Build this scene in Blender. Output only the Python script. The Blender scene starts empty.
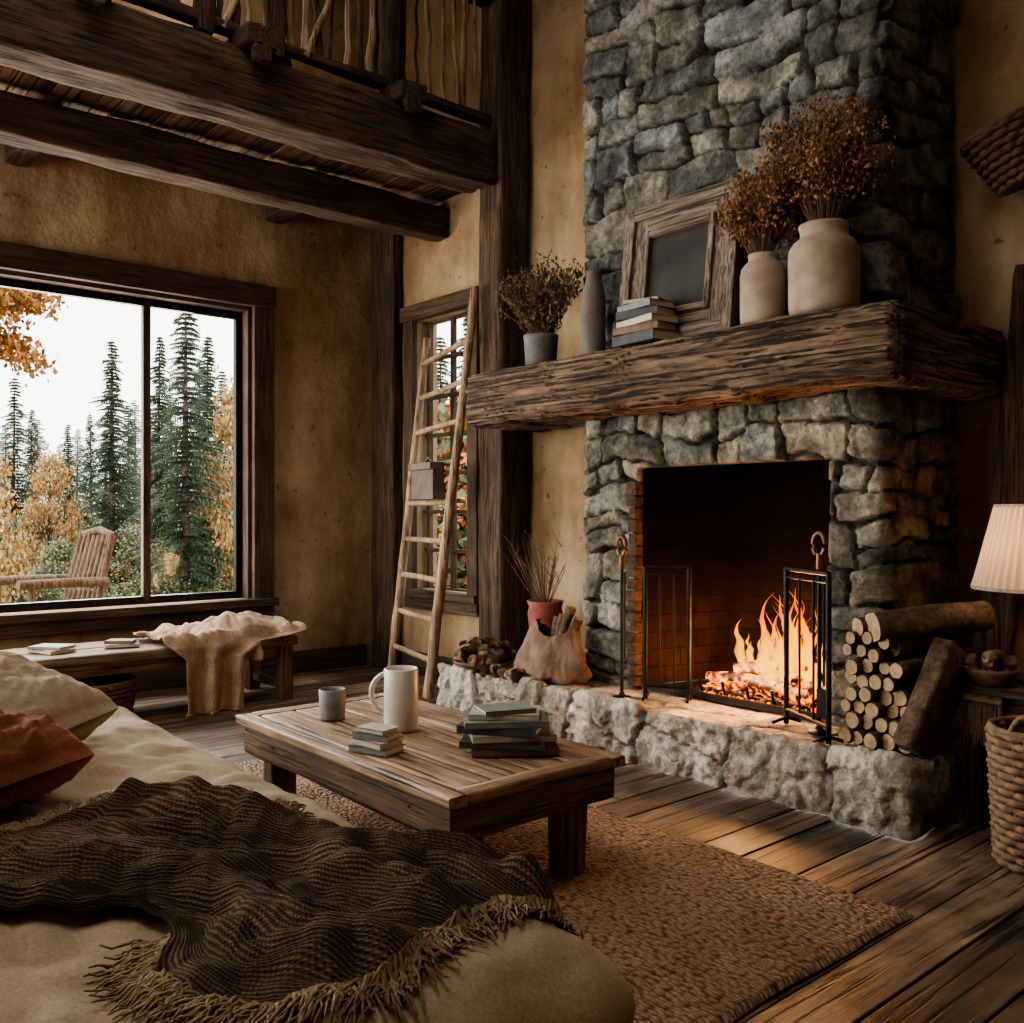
import bpy, math, random
import numpy as np
from mathutils import Vector, Matrix, noise, Euler
R=random.Random(7)
def N(x,y,z): return noise.noise(Vector((x,y,z)))
scene=bpy.context.scene
TH=math.radians(49.5); SN,CS=math.sin(TH),math.cos(TH); CH=1.3; F=928.0
def at(u,d):
    lat=(u-512)/F*d
    return (CS*lat-SN*d, SN*lat+CS*d)
def zat(v,d): return CH+(510-v)*d/F
# ---------------- materials ----------------
def newmat(name):
    m=bpy.data.materials.new(name); m.use_nodes=True
    nt=m.node_tree; nt.nodes.clear()
    out=nt.nodes.new('ShaderNodeOutputMaterial'); b=nt.nodes.new('ShaderNodeBsdfPrincipled')
    nt.links.new(b.outputs[0],out.inputs[0]); return m,nt,b,out
def c4(c): return (c[0],c[1],c[2],1)
def ramp(nt,stops):
    r=nt.nodes.new('ShaderNodeValToRGB'); el=r.color_ramp.elements
    el[0].position=stops[0][0]; el[0].color=c4(stops[0][1]); el[1].position=stops[-1][0]; el[1].color=c4(stops[-1][1])
    for p,c in stops[1:-1]:
        e=el.new(p); e.color=c4(c)
    return r
def mult(nt,a,b,fac=1.0):
    m=nt.nodes.new('ShaderNodeMix'); m.data_type='RGBA'; m.blend_type='MULTIPLY'; m.inputs[0].default_value=fac
    nt.links.new(a,m.inputs[6]); nt.links.new(b,m.inputs[7]); return m.outputs[2]
def coords(nt,stretch,kind='Object',rot=None):
    tc=nt.nodes.new('ShaderNodeTexCoord'); mp=nt.nodes.new('ShaderNodeMapping')
    mp.inputs['Scale'].default_value=stretch
    if rot: mp.inputs['Rotation'].default_value=rot
    nt.links.new(tc.outputs[kind],mp.inputs[0]); return mp.outputs[0]
def ntex(nt,vec,scale,detail=6,rough=.6,dist=0):
    n=nt.nodes.new('ShaderNodeTexNoise'); n.inputs['Scale'].default_value=scale; n.inputs['Detail'].default_value=detail
    n.inputs['Roughness'].default_value=rough; n.inputs['Distortion'].default_value=dist
    nt.links.new(vec,n.inputs['Vector']); return n.outputs['Fac']
def madd(nt,a,k,b):
    ad=nt.nodes.new('ShaderNodeMath'); ad.operation='MULTIPLY_ADD'; ad.inputs[1].default_value=k
    nt.links.new(a,ad.inputs[0]); nt.links.new(b,ad.inputs[2]); return ad.outputs[0]
def surf(name,c1,c2,scale=5,stretch=(1,1,1),rough=.85,bump=.3,bdist=.01,detail=8,blot=None,attr=False,dist=0,fine=4,metal=0,lo=.3,hi=.7,kind='Object',spec=.3,blotscale=1.2,crack=None,speck=None):
    m,nt,b,out=newmat(name)
    v=coords(nt,stretch,kind)
    n=ntex(nt,v,scale,detail,.62,dist)
    rp=ramp(nt,[(lo,c1),(hi,c2)]); nt.links.new(n,rp.inputs[0]); col=rp.outputs[0]
    if blot:
        v2=coords(nt,(1,1,1),kind); n2=ntex(nt,v2,blotscale,5,.6)
        r2=ramp(nt,[(.35,blot),(.62,(1,1,1))]); nt.links.new(n2,r2.inputs[0]); col=mult(nt,col,r2.outputs[0])
    if speck:
        n7=ntex(nt,coords(nt,(1,1,1),kind),speck[0],6,.75); r7=ramp(nt,[(.36,speck[1]),(.5,(1,1,1)),(.66,speck[2])]); nt.links.new(n7,r7.inputs[0]); col=mult(nt,col,r7.outputs[0])
    hgt=None
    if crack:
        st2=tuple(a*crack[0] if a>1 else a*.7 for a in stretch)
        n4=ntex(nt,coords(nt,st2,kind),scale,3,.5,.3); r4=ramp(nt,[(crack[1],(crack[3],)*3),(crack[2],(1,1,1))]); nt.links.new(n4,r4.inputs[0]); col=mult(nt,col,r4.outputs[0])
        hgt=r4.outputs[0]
    if attr:
        a=nt.nodes.new('ShaderNodeAttribute'); a.attribute_name='Col'; col=mult(nt,col,a.outputs['Color'])
    nt.links.new(col,b.inputs['Base Color'])
    b.inputs['Roughness'].default_value=rough; b.inputs['Metallic'].default_value=metal
    b.inputs['Specular IOR Level'].default_value=spec
    if bump>0:
        n3=ntex(nt,v,scale*fine,6,.65)
        h=madd(nt,n3,.6,n)
        if hgt: h=madd(nt,hgt,.8,h)
        if speck: h=madd(nt,n7,.5,h)
        bp=nt.nodes.new('ShaderNodeBump'); bp.inputs['Strength'].default_value=bump; bp.inputs['Distance'].default_value=bdist
        nt.links.new(h,bp.inputs['Height']); nt.links.new(bp.outputs[0],b.inputs['Normal'])
    return m
def wood(name,cd,cl,axis='X',scale=3,rough=.8,bump=.6,bdist=.012,attr=False,blot=(.6,.55,.5),k=14,crack=(2.2,.36,.46,.25)):
    st={'X':(1,k,k),'Y':(k,1,k),'Z':(k,k,1)}[axis]
    return surf(name,cd,cl,scale,st,rough,bump,bdist,7,blot,attr,dist=.6,fine=3,lo=.32,hi=.68,blotscale=2.5,crack=crack)
DK=(.030,.020,.013); DL=(.135,.084,.050)
M={}
M['beamY']=wood('dark_timber_y',DK,DL,'Y'); M['beamZ']=wood('dark_timber_z',(.030,.019,.012),(.14,.085,.050),'Z'); M['beamX']=wood('dark_timber_x',DK,DL,'X')
M['trimY']=wood('trim_wood_y',(.032,.020,.012),(.115,.069,.040),'Y',bump=.3); M['trimZ']=wood('trim_wood_z',(.032,.020,.012),(.115,.069,.040),'Z',bump=.3); M['trimX']=wood('trim_wood_x',(.032,.020,.012),(.115,.069,.040),'X',bump=.3)
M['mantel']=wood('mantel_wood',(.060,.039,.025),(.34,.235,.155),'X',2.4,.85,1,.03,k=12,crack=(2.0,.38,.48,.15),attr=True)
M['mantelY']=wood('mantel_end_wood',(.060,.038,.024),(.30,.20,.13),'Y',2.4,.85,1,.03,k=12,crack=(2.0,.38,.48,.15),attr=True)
TC=(2,.37,.445,.18)
M['table']=wood('table_wood',(.18,.115,.070),(.58,.42,.28),'X',2.2,.5,.5,.008,k=12,crack=TC,blot=(.58,.5,.42))
M['tableside']=wood('table_side_wood',(.07,.041,.023),(.27,.165,.095),'X',2.2,.7,.6,.008)
M['tablesideY']=wood('table_side_wood_y',(.07,.041,.023),(.27,.165,.095),'Y',2.2,.7,.6,.008)
M['tabletopY']=wood('table_end_wood',(.17,.105,.063),(.54,.39,.26),'Y',2.2,.5,.5,.008,k=12,crack=TC,blot=(.58,.5,.42))
M['tableleg']=wood('table_leg_wood',(.068,.039,.022),(.26,.155,.088),'Z',2.2,.7,.6,.008)
M['bench']=wood('bench_wood',(.07,.045,.028),(.29,.195,.122),'Y',2.5,.75,.5,.008)
M['ladder']=wood('ladder_wood',(.19,.12,.07),(.48,.34,.215),'Z',3,.7,.4,.005)
M['floor']=wood('floor_board_wood',(.066,.047,.033),(.28,.20,.138),'Y',1.7,.45,.6,.008,attr=True,k=10,blot=(.42,.38,.35),crack=(2.2,.37,.445,.22))
M['soffit']=wood('soffit_board_wood',(.09,.056,.034),(.30,.19,.12),'X',1.7,.8,.5,.006,attr=True,k=10)
M['deck']=wood('deck_wood',(.22,.18,.14),(.5,.44,.38),'Y',1.7,.7,.3,.005)
M['chairout']=wood('weathered_chair_wood',(.14,.09,.055),(.36,.25,.16),'Z',3,.7,.2,.004)
M['bark']=surf('log_bark',(.040,.025,.016),(.18,.115,.072),14,(1,1,1),.9,1,.015,speck=(40,(.5,.5,.5),(1.3,1.25,1.2)))
M['logend']=surf('log_end_grain',(.22,.14,.078),(.43,.30,.18),30,(1,1,1),.8,.3,.003)
M['plaster']=surf('ochre_plaster',(.33,.240,.148),(.55,.43,.285),1.6,(1,1,1),.92,.7,.04,10,(.58,.49,.39),fine=6,lo=.33,hi=.68,blotscale=.9)
nt=M['plaster'].node_tree; b=[n for n in nt.nodes if n.type=='BSDF_PRINCIPLED'][0]
src=b.inputs['Base Color'].links[0].from_socket
vv=coords(nt,(1,1,1)); n5=ntex(nt,vv,16,5,.6); r5=ramp(nt,[(.30,(.42,.32,.23)),(.37,(1,1,1))]); nt.links.new(n5,r5.inputs[0])
n6=ntex(nt,coords(nt,(1,1,.25)),2.2,6,.65); r6=ramp(nt,[(.38,(.60,.52,.43)),(.6,(1,1,1))]); nt.links.new(n6,r6.inputs[0])
nt.links.new(mult(nt,mult(nt,src,r5.outputs[0],.85),r6.outputs[0],.85),b.inputs['Base Color'])
M['stone']=surf('chimney_stone',(.060,.060,.055),(.240,.234,.212),6,(1,1,1),.92,1,.024,10,(.58,.59,.55),attr=True,fine=5,blotscale=3,lo=.36,hi=.66,speck=(26,(.5,.5,.5),(1.38,1.36,1.3)))
M['hstone']=surf('hearth_stone',(.23,.20,.162),(.66,.595,.50),5,(1,1,1),.9,1,.03,10,(.62,.58,.52),attr=True,fine=5,blotscale=3,lo=.36,hi=.66,speck=(22,(.5,.47,.44),(1.25,1.22,1.18)))
M['iron']=surf('black_iron',(.012,.011,.010),(.03,.028,.025),20,(1,1,1),.45,.15,.002,metal=.8)
M['brass']=surf('aged_copper',(.08,.038,.022),(.18,.09,.05),20,(1,1,1),.45,.1,.002,metal=.8)
M['sofa']=surf('khaki_linen',(.29,.230,.152),(.42,.342,.236),130,(1,1,1),.95,.35,.003,4,(.76,.71,.64),blotscale=2)
M['cushion']=surf('cream_linen',(.32,.265,.185),(.46,.39,.285),130,(1,1,1),.95,.35,.003,4,(.78,.74,.68),blotscale=4)
M['rust']=surf('rust_linen',(.18,.062,.034),(.30,.115,.066),120,(1,1,1),.95,.35,.003,4,(.6,.55,.5),blotscale=6)
M['fringe']=surf('ochre_wool_fringe',(.12,.084,.047),(.28,.205,.12),80,(1,1,1),.98,.4,.003,4)
M['throw']=surf('tan_throw_cloth',(.20,.132,.085),(.40,.285,.195),90,(1,1,1),.95,.6,.004,4,(.58,.5,.43),blotscale=6)
M['mug']=surf('cream_glaze',(.44,.42,.38),(.58,.56,.51),5,(1,1,1),.35,.03,.002,spec=.5)
M['cup']=surf('grey_glaze',(.12,.115,.11),(.22,.21,.20),25,(1,1,1),.5,.1,.002)
M['vase']=surf('stoneware_taupe',(.26,.205,.155),(.37,.297,.230),6,(1,1,1),.7,.12,.004,blot=(.8,.75,.7),blotscale=6)
M['vasedk']=surf('stoneware_dark',(.075,.065,.055),(.15,.13,.11),6,(1,1,1),.7,.12,.004)
M['pot']=surf('grey_pot',(.08,.08,.077),(.15,.145,.137),12,(1,1,1),.8,.2,.004)
M['redpot']=surf('red_clay',(.13,.032,.024),(.27,.085,.058),14,(1,1,1),.75,.3,.004)
M['sack']=surf('brown_suede',(.095,.058,.039),(.20,.13,.088),10,(1,1,1),.9,.4,.006)
M['satchel']=surf('brown_leather',(.055,.040,.030),(.13,.092,.068),14,(1,1,1),.75,.3,.004)
M['page']=surf('book_pages',(.42,.38,.31),(.60,.55,.46),3,(1,1,90),.9,.3,.001)
M['bk1']=surf('cover_charcoal',(.035,.035,.038),(.07,.07,.075),20,rough=.7,bump=.05)
M['bk2']=surf('cover_sage',(.13,.145,.125),(.22,.235,.205),20,rough=.7,bump=.05)
M['bk3']=surf('cover_brown',(.10,.06,.04),(.18,.11,.07),20,rough=.7,bump=.05)
M['bk4']=surf('cover_cream',(.33,.31,.26),(.45,.42,.36),20,rough=.7,bump=.05)
M['frame']=wood('weathered_frame_wood',(.09,.072,.056),(.32,.262,.212),'X',4,.85,.8,.008)
M['frameZ']=wood('weathered_frame_wood_z',(.09,.072,.056),(.32,.262,.212),'Z',4,.85,.8,.008)
M['pic']=surf('dark_painting',(.010,.010,.010),(.05,.046,.042),3,rough=.6,bump=0)
M['wicker']=surf('wicker',(.085,.050,.028),(.26,.165,.098),25,(1,1,1),.8,.4,.004)
M['wickerdk']=surf('dark_wicker',(.06,.036,.022),(.17,.10,.06),25,(1,1,1),.8,.4,.004)
M['dried']=surf('dried_blossom',(.15,.072,.026),(.36,.185,.068),40,(1,1,1),.9,0)
M['dried2']=surf('dried_leaf_brown',(.09,.052,.028),(.22,.13,.065),40,(1,1,1),.9,0)
M['dryleaf']=surf('dried_leaf_olive',(.065,.046,.026),(.15,.105,.058),40,(1,1,1),.9,0)
M['stem']=surf('dry_stem',(.08,.05,.03),(.16,.10,.06),20,(1,1,1),.9,0)
M['cone']=surf('pinecone_scale',(.14,.09,.058),(.36,.26,.17),30,(1,1,1),.9,.2,.003)
M['needle']=surf('spruce_needles',(.050,.072,.044),(.110,.140,.085),3,(1,1,1),.9,0)
M['needlefar']=surf('hazy_spruce_needles',(.17,.215,.175),(.25,.30,.245),3,(1,1,1),.9,0)  # distance haze painted into the base colour of the far needles
M['orange']=surf('autumn_leaf_orange',(.30,.13,.035),(.52,.26,.08),3,(1,1,1),.9,0)
M['yellow']=surf('autumn_leaf_yellow',(.34,.25,.12),(.52,.39,.20),3,(1,1,1),.9,0)
M['redleaf']=surf('autumn_leaf_red',(.24,.06,.035),(.42,.14,.07),3,(1,1,1),.9,0)
M['greenleaf']=surf('shrub_leaf_green',(.06,.09,.04),(.14,.18,.08),3,(1,1,1),.9,0)
M['trunk']=surf('tree_trunk',(.05,.035,.025),(.12,.09,.07),8,(1,1,1),.9,0)
M['grass']=surf('meadow_ground',(.09,.11,.05),(.26,.22,.11),1.2,(1,1,1),.95,.3,.05)
M['soot']=surf('sooty_floor',(.01,.008,.007),(.04,.03,.025),12,rough=.95,bump=.5)
def knitmat():
    m,nt,b,out=newmat('brown_knit_wool')
    tc=nt.nodes.new('ShaderNodeTexCoord'); sp=nt.nodes.new('ShaderNodeSeparateXYZ'); nt.links.new(tc.outputs['UV'],sp.inputs[0])
    n0=ntex(nt,tc.outputs['UV'],25,3)
    def wv(sock,k,w=.0):
        a=nt.nodes.new('ShaderNodeMath'); a.operation='MULTIPLY'; a.inputs[1].default_value=k; nt.links.new(sock,a.inputs[0])
        o=a.outputs[0]
        if w: o=madd(nt,n0,w,o)
        s=nt.nodes.new('ShaderNodeMath'); s.operation='SINE'; nt.links.new(o,s.inputs[0]); return s.outputs[0]
    r1=wv(sp.outputs[1],2*math.pi*86,4); r2=wv(sp.outputs[0],2*math.pi*110,6)
    pr=nt.nodes.new('ShaderNodeMath'); pr.operation='MULTIPLY'; nt.links.new(r1,pr.inputs[0]); nt.links.new(r2,pr.inputs[1])
    h=madd(nt,pr.outputs[0],.6,r1)
    n=ntex(nt,tc.outputs['UV'],220,4); h2=madd(nt,n,2.8,h)
    r=nt.nodes.new('ShaderNodeMapRange'); r.inputs[1].default_value=-.4; r.inputs[2].default_value=3.0; nt.links.new(h2,r.inputs[0])
    rp=ramp(nt,[(0,(.026,.017,.010)),(.5,(.105,.072,.045)),(1,(.28,.20,.13))]); nt.links.new(r.outputs[0],rp.inputs[0])
    n2=ntex(nt,tc.outputs['Object'],5,4); q=ramp(nt,[(.35,(.66,.6,.54)),(.65,(1.2,1.14,1.06))]); nt.links.new(n2,q.inputs[0])
    nt.links.new(mult(nt,rp.outputs[0],q.outputs[0]),b.inputs['Base Color']); b.inputs['Roughness'].default_value=1; b.inputs['Specular IOR Level'].default_value=.1
    bp=nt.nodes.new('ShaderNodeBump'); bp.inputs['Strength'].default_value=1; bp.inputs['Distance'].default_value=.005
    nt.links.new(h2,bp.inputs['Height']); nt.links.new(bp.outputs[0],b.inputs['Normal']); return m
M['knit']=knitmat()
def brick(name,perm):
    m,nt,b,out=newmat(name)
    tc=nt.nodes.new('ShaderNodeTexCoord'); sp=nt.nodes.new('ShaderNodeSeparateXYZ'); cb=nt.nodes.new('ShaderNodeCombineXYZ')
    nt.links.new(tc.outputs['Object'],sp.inputs[0]); nt.links.new(sp.outputs[perm[0]],cb.inputs[0]); nt.links.new(sp.outputs[perm[1]],cb.inputs[1])
    br=nt.nodes.new('ShaderNodeTexBrick'); br.inputs['Scale'].default_value=1; br.inputs['Brick Width'].default_value=.22; br.inputs['Row Height'].default_value=.10
    br.inputs['Mortar Size'].default_value=.004; br.inputs['Color1'].default_value=(.060,.031,.021,1); br.inputs['Color2'].default_value=(.045,.024,.017,1); br.inputs['Mortar'].default_value=(.026,.015,.011,1)
    nt.links.new(cb.outputs[0],br.inputs[0])
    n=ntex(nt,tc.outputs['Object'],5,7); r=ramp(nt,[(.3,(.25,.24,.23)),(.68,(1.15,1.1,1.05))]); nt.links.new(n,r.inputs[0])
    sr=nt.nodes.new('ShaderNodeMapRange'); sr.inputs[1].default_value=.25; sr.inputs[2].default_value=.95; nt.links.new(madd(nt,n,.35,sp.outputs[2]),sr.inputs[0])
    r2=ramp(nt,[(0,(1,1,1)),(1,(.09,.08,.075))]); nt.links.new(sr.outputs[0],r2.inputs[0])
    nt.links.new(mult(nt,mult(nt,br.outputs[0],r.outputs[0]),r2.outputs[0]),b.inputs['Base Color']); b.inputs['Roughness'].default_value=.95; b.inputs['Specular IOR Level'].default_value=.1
    bp=nt.nodes.new('ShaderNodeBump'); bp.inputs['Strength'].default_value=.4; bp.inputs['Distance'].default_value=-.01
    nt.links.new(br.outputs['Fac'],bp.inputs['Height']); nt.links.new(bp.outputs[0],b.inputs['Normal']); return m
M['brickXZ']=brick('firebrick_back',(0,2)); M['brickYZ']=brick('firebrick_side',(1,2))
M['jamb']=surf('jamb_brick',(.028,.017,.013),(.12,.060,.040),9,(1,1,1),.9,.8,.015,speck=(30,(.4,.4,.4),(1.2,1.2,1.2)))
def glassmat():
    m,nt,b,out=newmat('window_glass'); nt.nodes.remove(b)
    t=nt.nodes.new('ShaderNodeBsdfTransparent'); g=nt.nodes.new('ShaderNodeBsdfGlossy'); g.inputs['Roughness'].default_value=.02
    mx=nt.nodes.new('ShaderNodeMixShader'); mx.inputs[0].default_value=.005
    nt.links.new(t.outputs[0],mx.inputs[1]); nt.links.new(g.outputs[0],mx.inputs[2]); nt.links.new(mx.outputs[0],out.inputs[0]); return m
M['glass']=glassmat()
def flamemat():
    m,nt,b,out=newmat('flame'); nt.nodes.remove(b)
    tc=nt.nodes.new('ShaderNodeTexCoord'); sp=nt.nodes.new('ShaderNodeSeparateXYZ'); nt.links.new(tc.outputs['Generated'],sp.inputs[0])
    nn=ntex(nt,coords(nt,(1,1,.4)),14,3); hh=madd(nt,nn,.5,sp.outputs[2])
    r=ramp(nt,[(.2,(1,.56,.07)),(.6,(1,.40,.03)),(.9,(1,.24,.010)),(1,(.9,.14,.004))]); nt.links.new(hh,r.inputs[0])
    e=nt.nodes.new('ShaderNodeEmission'); e.inputs[1].default_value=2.9; nt.links.new(r.outputs[0],e.inputs[0])
    t=nt.nodes.new('ShaderNodeBsdfTransparent'); lw=nt.nodes.new('ShaderNodeLayerWeight'); lw.inputs[0].default_value=.4
    n=ntex(nt,coords(nt,(1,1,.3)),22,3)
    a=nt.nodes.new('ShaderNodeMath'); a.operation='ADD'; nt.links.new(lw.outputs['Facing'],a.inputs[0]); nt.links.new(n,a.inputs[1])
    r2=ramp(nt,[(.45,(.38,.38,.38)),(.95,(1,1,1))]); nt.links.new(a.outputs[0],r2.inputs[0])
    mx=nt.nodes.new('ShaderNodeMixShader'); nt.links.new(r2.outputs[0],mx.inputs[0]); nt.links.new(e.outputs[0],mx.inputs[1]); nt.links.new(t.outputs[0],mx.inputs[2])
    nt.links.new(mx.outputs[0],out.inputs[0]); return m
M['flame']=flamemat()
def embermat():
    m,nt,b,out=newmat('glowing_ember')
    n=ntex(nt,coords(nt,(1,1,1)),22,4); r=ramp(nt,[(.47,(0,0,0)),(.56,(1,.15,.005)),(.68,(1,.42,.03))]); nt.links.new(n,r.inputs[0])
    b.inputs['Base Color'].default_value=(.015,.01,.008,1); nt.links.new(r.outputs[0],b.inputs['Emission Color']); b.inputs['Emission Strength'].default_value=3.2; return m
M['ember']=embermat()
def shademat():
    m,nt,b,out=newmat('pleated_lampshade'); nt.nodes.remove(b)
    d=nt.nodes.new('ShaderNodeBsdfDiffuse'); d.inputs[0].default_value=(.54,.43,.33,1); t=nt.nodes.new('ShaderNodeBsdfTranslucent'); t.inputs[0].default_value=(.72,.50,.32,1)
    mx=nt.nodes.new('ShaderNodeMixShader'); mx.inputs[0].default_value=.5; nt.links.new(d.outputs[0],mx.inputs[1]); nt.links.new(t.outputs[0],mx.inputs[2]); nt.links.new(mx.outputs[0],out.inputs[0]); return m
M['shade']=shademat()
def rugmat():
    m,nt,b,out=newmat('braided_jute')
    v=coords(nt,(36,70,20)); vo=nt.nodes.new('ShaderNodeTexVoronoi'); vo.inputs['Scale'].default_value=1; vo.inputs['Randomness'].default_value=.75; nt.links.new(v,vo.inputs['Vector'])
    r=ramp(nt,[(0,(.50,.375,.28)),(.45,(.33,.24,.175)),(.85,(.09,.062,.043))]); nt.links.new(vo.outputs['Distance'],r.inputs[0])
    n=ntex(nt,coords(nt,(1,1,1)),3,6); r2=ramp(nt,[(.3,(.72,.68,.64)),(.7,(1.1,1.05,1))]); nt.links.new(n,r2.inputs[0])
    n3=ntex(nt,coords(nt,(1,1,1)),120,3); r3=ramp(nt,[(.3,(.7,.7,.7)),(.7,(1.2,1.2,1.2))]); nt.links.new(n3,r3.inputs[0])
    nt.links.new(mult(nt,mult(nt,r.outputs[0],r2.outputs[0]),r3.outputs[0]),b.inputs['Base Color']); b.inputs['Roughness'].default_value=.95; b.inputs['Specular IOR Level'].default_value=.1
    bp=nt.nodes.new('ShaderNodeBump'); bp.inputs['Strength'].default_value=1; bp.inputs['Distance'].default_value=-.016
    nt.links.new(vo.outputs['Distance'],bp.inputs['Height']); nt.links.new(bp.outputs[0],b.inputs['Normal']); return m
M['rug']=rugmat()
# ---------------- mesh builder ----------------
class MB:
    def __init__(s): s.v=[];s.f=[];s.m=[];s.sm=[];s.c=[];s.mats=[]
    def mi(s,k):
        if k not in s.mats: s.mats.append(k)
        return s.mats.index(k)
    def add(s,vs,fs,mat,smooth=False,col=1.0):
        o=len(s.v); s.v+= [tuple(p) for p in vs]; i=s.mi(mat)
        for f in fs: s.f.append(tuple(a+o for a in f)); s.m.append(i); s.sm.append(smooth); s.c.append(col)
    def box(s,c,size,mat,rot=(0,0,0),col=1.0):
        mt=Matrix.Translation(c)@Euler(rot).to_matrix().to_4x4(); hx,hy,hz=[a/2 for a in size]
        vs=[mt@Vector((x,y,z)) for x in(-hx,hx) for y in(-hy,hy) for z in(-hz,hz)]
        s.add(vs,[(0,1,3,2),(4,6,7,5),(0,4,5,1),(2,3,7,6),(0,2,6,4),(1,5,7,3)],mat,False,col)
    def bx(s,x0,x1,y0,y1,z0,z1,mat,col=1.0): s.box(((x0+x1)/2,(y0+y1)/2,(z0+z1)/2),(x1-x0,y1-y0,z1-z0),mat,col=col)
    def tube(s,pts,rad,mat,seg=8,cap=None,nz=0,col=1.0):
        pts=[Vector(p) for p in pts]; n=len(pts)
        if not hasattr(rad,'__len__'): rad=[rad]*n
        vs=[];fs=[]; ref=None
        for i,p in enumerate(pts):
            t=(pts[min(i+1,n-1)]-pts[max(i-1,0)]).normalized()
            if ref is None: ref=Vector((0,0,1)) if abs(t.z)<.9 else Vector((1,0,0))
            a=t.cross(ref).normalized(); b=t.cross(a).normalized()
            for k in range(seg):
                an=2*math.pi*k/seg; r=rad[i]
                if nz: r*=1+nz*N(p.x*5+math.cos(an)*1.5,p.y*5+math.sin(an)*1.5,p.z*5)
                vs.append(p+a*math.cos(an)*r+b*math.sin(an)*r)
        for i in range(n-1):
            for k in range(seg):
                k2=(k+1)%seg; fs.append((i*seg+k,i*seg+k2,(i+1)*seg+k2,(i+1)*seg+k))
        s.add(vs,fs,mat,True,col)
        cm=cap or mat
        s.add(vs[:seg],[tuple(range(seg))],cm); s.add(vs[-seg:],[tuple(reversed(range(seg)))],cm)
    def lathe(s,prof,c,mat,seg=40,rf=None):
        vs=[];fs=[]
        for i,(r,z) in enumerate(prof):
            for k in range(seg):
                an=2*math.pi*k/seg; rr=r*(rf(an,z) if rf else 1); vs.append((c[0]+rr*math.cos(an),c[1]+rr*math.sin(an),c[2]+z))
        for i in range(len(prof)-1):
            for k in range(seg):
                k2=(k+1)%seg; fs.append((i*seg+k,i*seg+k2,(i+1)*seg+k2,(i+1)*seg+k))
        s.add(vs,fs,mat,True)
    def beam(s,p0,p1,w,h,mat,amp=.012,seg=24,k=6,fine=1.0,taper=0,pw=12):
        p0=Vector(p0);p1=Vector(p1); t=(p1-p0); L=t.length; t.normalize()
        up=Vector((0,0,1)) if abs(t.z)<.8 else Vector((0,1,0))
        a=t.cross(up).normalized(); b=a.cross(t).normalized()
        ring=[]
        for sd in range(4):
            for j in range(k):
                q=-1+2*j/k
                ring.append([(q,-1),(1,q),(-q,1),(-1,-q)][sd])
        n=len(ring); vs=[];fs=[]; off=R.random()*50
        for i in range(seg+1):
            sL=L*i/seg; tp=1-taper*i/seg; endr=1-.06*(1 if i in(0,seg) else 0)
            for (x,y) in ring:
                sc=1/((abs(x)**pw+abs(y)**pw)**(1/pw)); X=x*sc*w/2*tp*endr; Y=y*sc*h/2*tp*endr
                d=amp*(.9*N(sL*1.6+off,X*5,Y*5)+.7*fine*N(sL*2.2+off,X*28+3,Y*28)+.35*fine*N(sL*5,X*60+off,Y*60))
                l=math.hypot(X,Y)+1e-6; vs.append(p0+t*sL+a*(X+d*X/l)+b*(Y+d*Y/l))
        for i in range(seg):
            for j in range(n):
                j2=(j+1)%n; fs.append((i*n+j,i*n+j2,(i+1)*n+j2,(i+1)*n+j))
        s.add(vs,fs,mat,True); s.add(vs[:n],[tuple(reversed(range(n)))],mat); s.add(vs[-n:],[tuple(range(n))],mat)
    def grid(s,nu,nv,fn,mat,smooth=True):
        vs=[fn(i/nu,j/nv) for i in range(nu+1) for j in range(nv+1)]
        fs=[(i*(nv+1)+j,(i+1)*(nv+1)+j,(i+1)*(nv+1)+j+1,i*(nv+1)+j+1) for i in range(nu) for j in range(nv)]
        s.add(vs,fs,mat,smooth)
    def build(s,name,origin=None,bevel=0,solid=0,parent=None,cols=None,uvs=None):
        V=np.array(s.v,dtype=float)
        if origin is None:
            mn=V.min(0);mx=V.max(0); origin=((mn[0]+mx[0])/2,(mn[1]+mx[1])/2,mn[2])
        V=V-np.array(origin)
        me=bpy.data.meshes.new(name); me.from_pydata(V.tolist(),[],s.f)
        for k in s.mats: me.materials.append(M[k])
        me.polygons.foreach_set('material_index',s.m); me.polygons.foreach_set('use_smooth',s.sm)
        if cols is not None:
            at_=me.attributes.new('Col','FLOAT_COLOR','POINT'); at_.data.foreach_set('color',np.array(cols,dtype=np.float32).ravel())
        elif any(c!=1.0 for c in s.c):
            at_=me.attributes.new('Col','FLOAT_COLOR','FACE'); arr=[]
            for c in s.c:
                arr+= list(c)+[1] if isinstance(c,tuple) else [c,c,c,1]
            at_.data.foreach_set('color',np.array(arr,dtype=np.float32))
        if uvs is not None:
            ul=me.uv_layers.new(name='UVMap'); li=np.empty(len(me.loops),dtype=np.int64); me.loops.foreach_get('vertex_index',li)
            uv=np.zeros((len(s.v),2),dtype=np.float32); uv[:len(uvs)]=uvs; ul.data.foreach_set('uv',uv[li].ravel())
        me.update()
        ob=bpy.data.objects.new(name,me); ob.location=origin; scene.collection.objects.link(ob)
        if bevel:
            md=ob.modifiers.new('bevel','BEVEL'); md.width=bevel; md.segments=2; md.limit_method='ANGLE'
        if solid:
            md=ob.modifiers.new('solid','SOLIDIFY'); md.thickness=solid; md.offset=0
        if parent:
            ob.parent=parent; ob.matrix_parent_inverse=Matrix.Translation(parent.location).inverted()
        return ob
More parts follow.
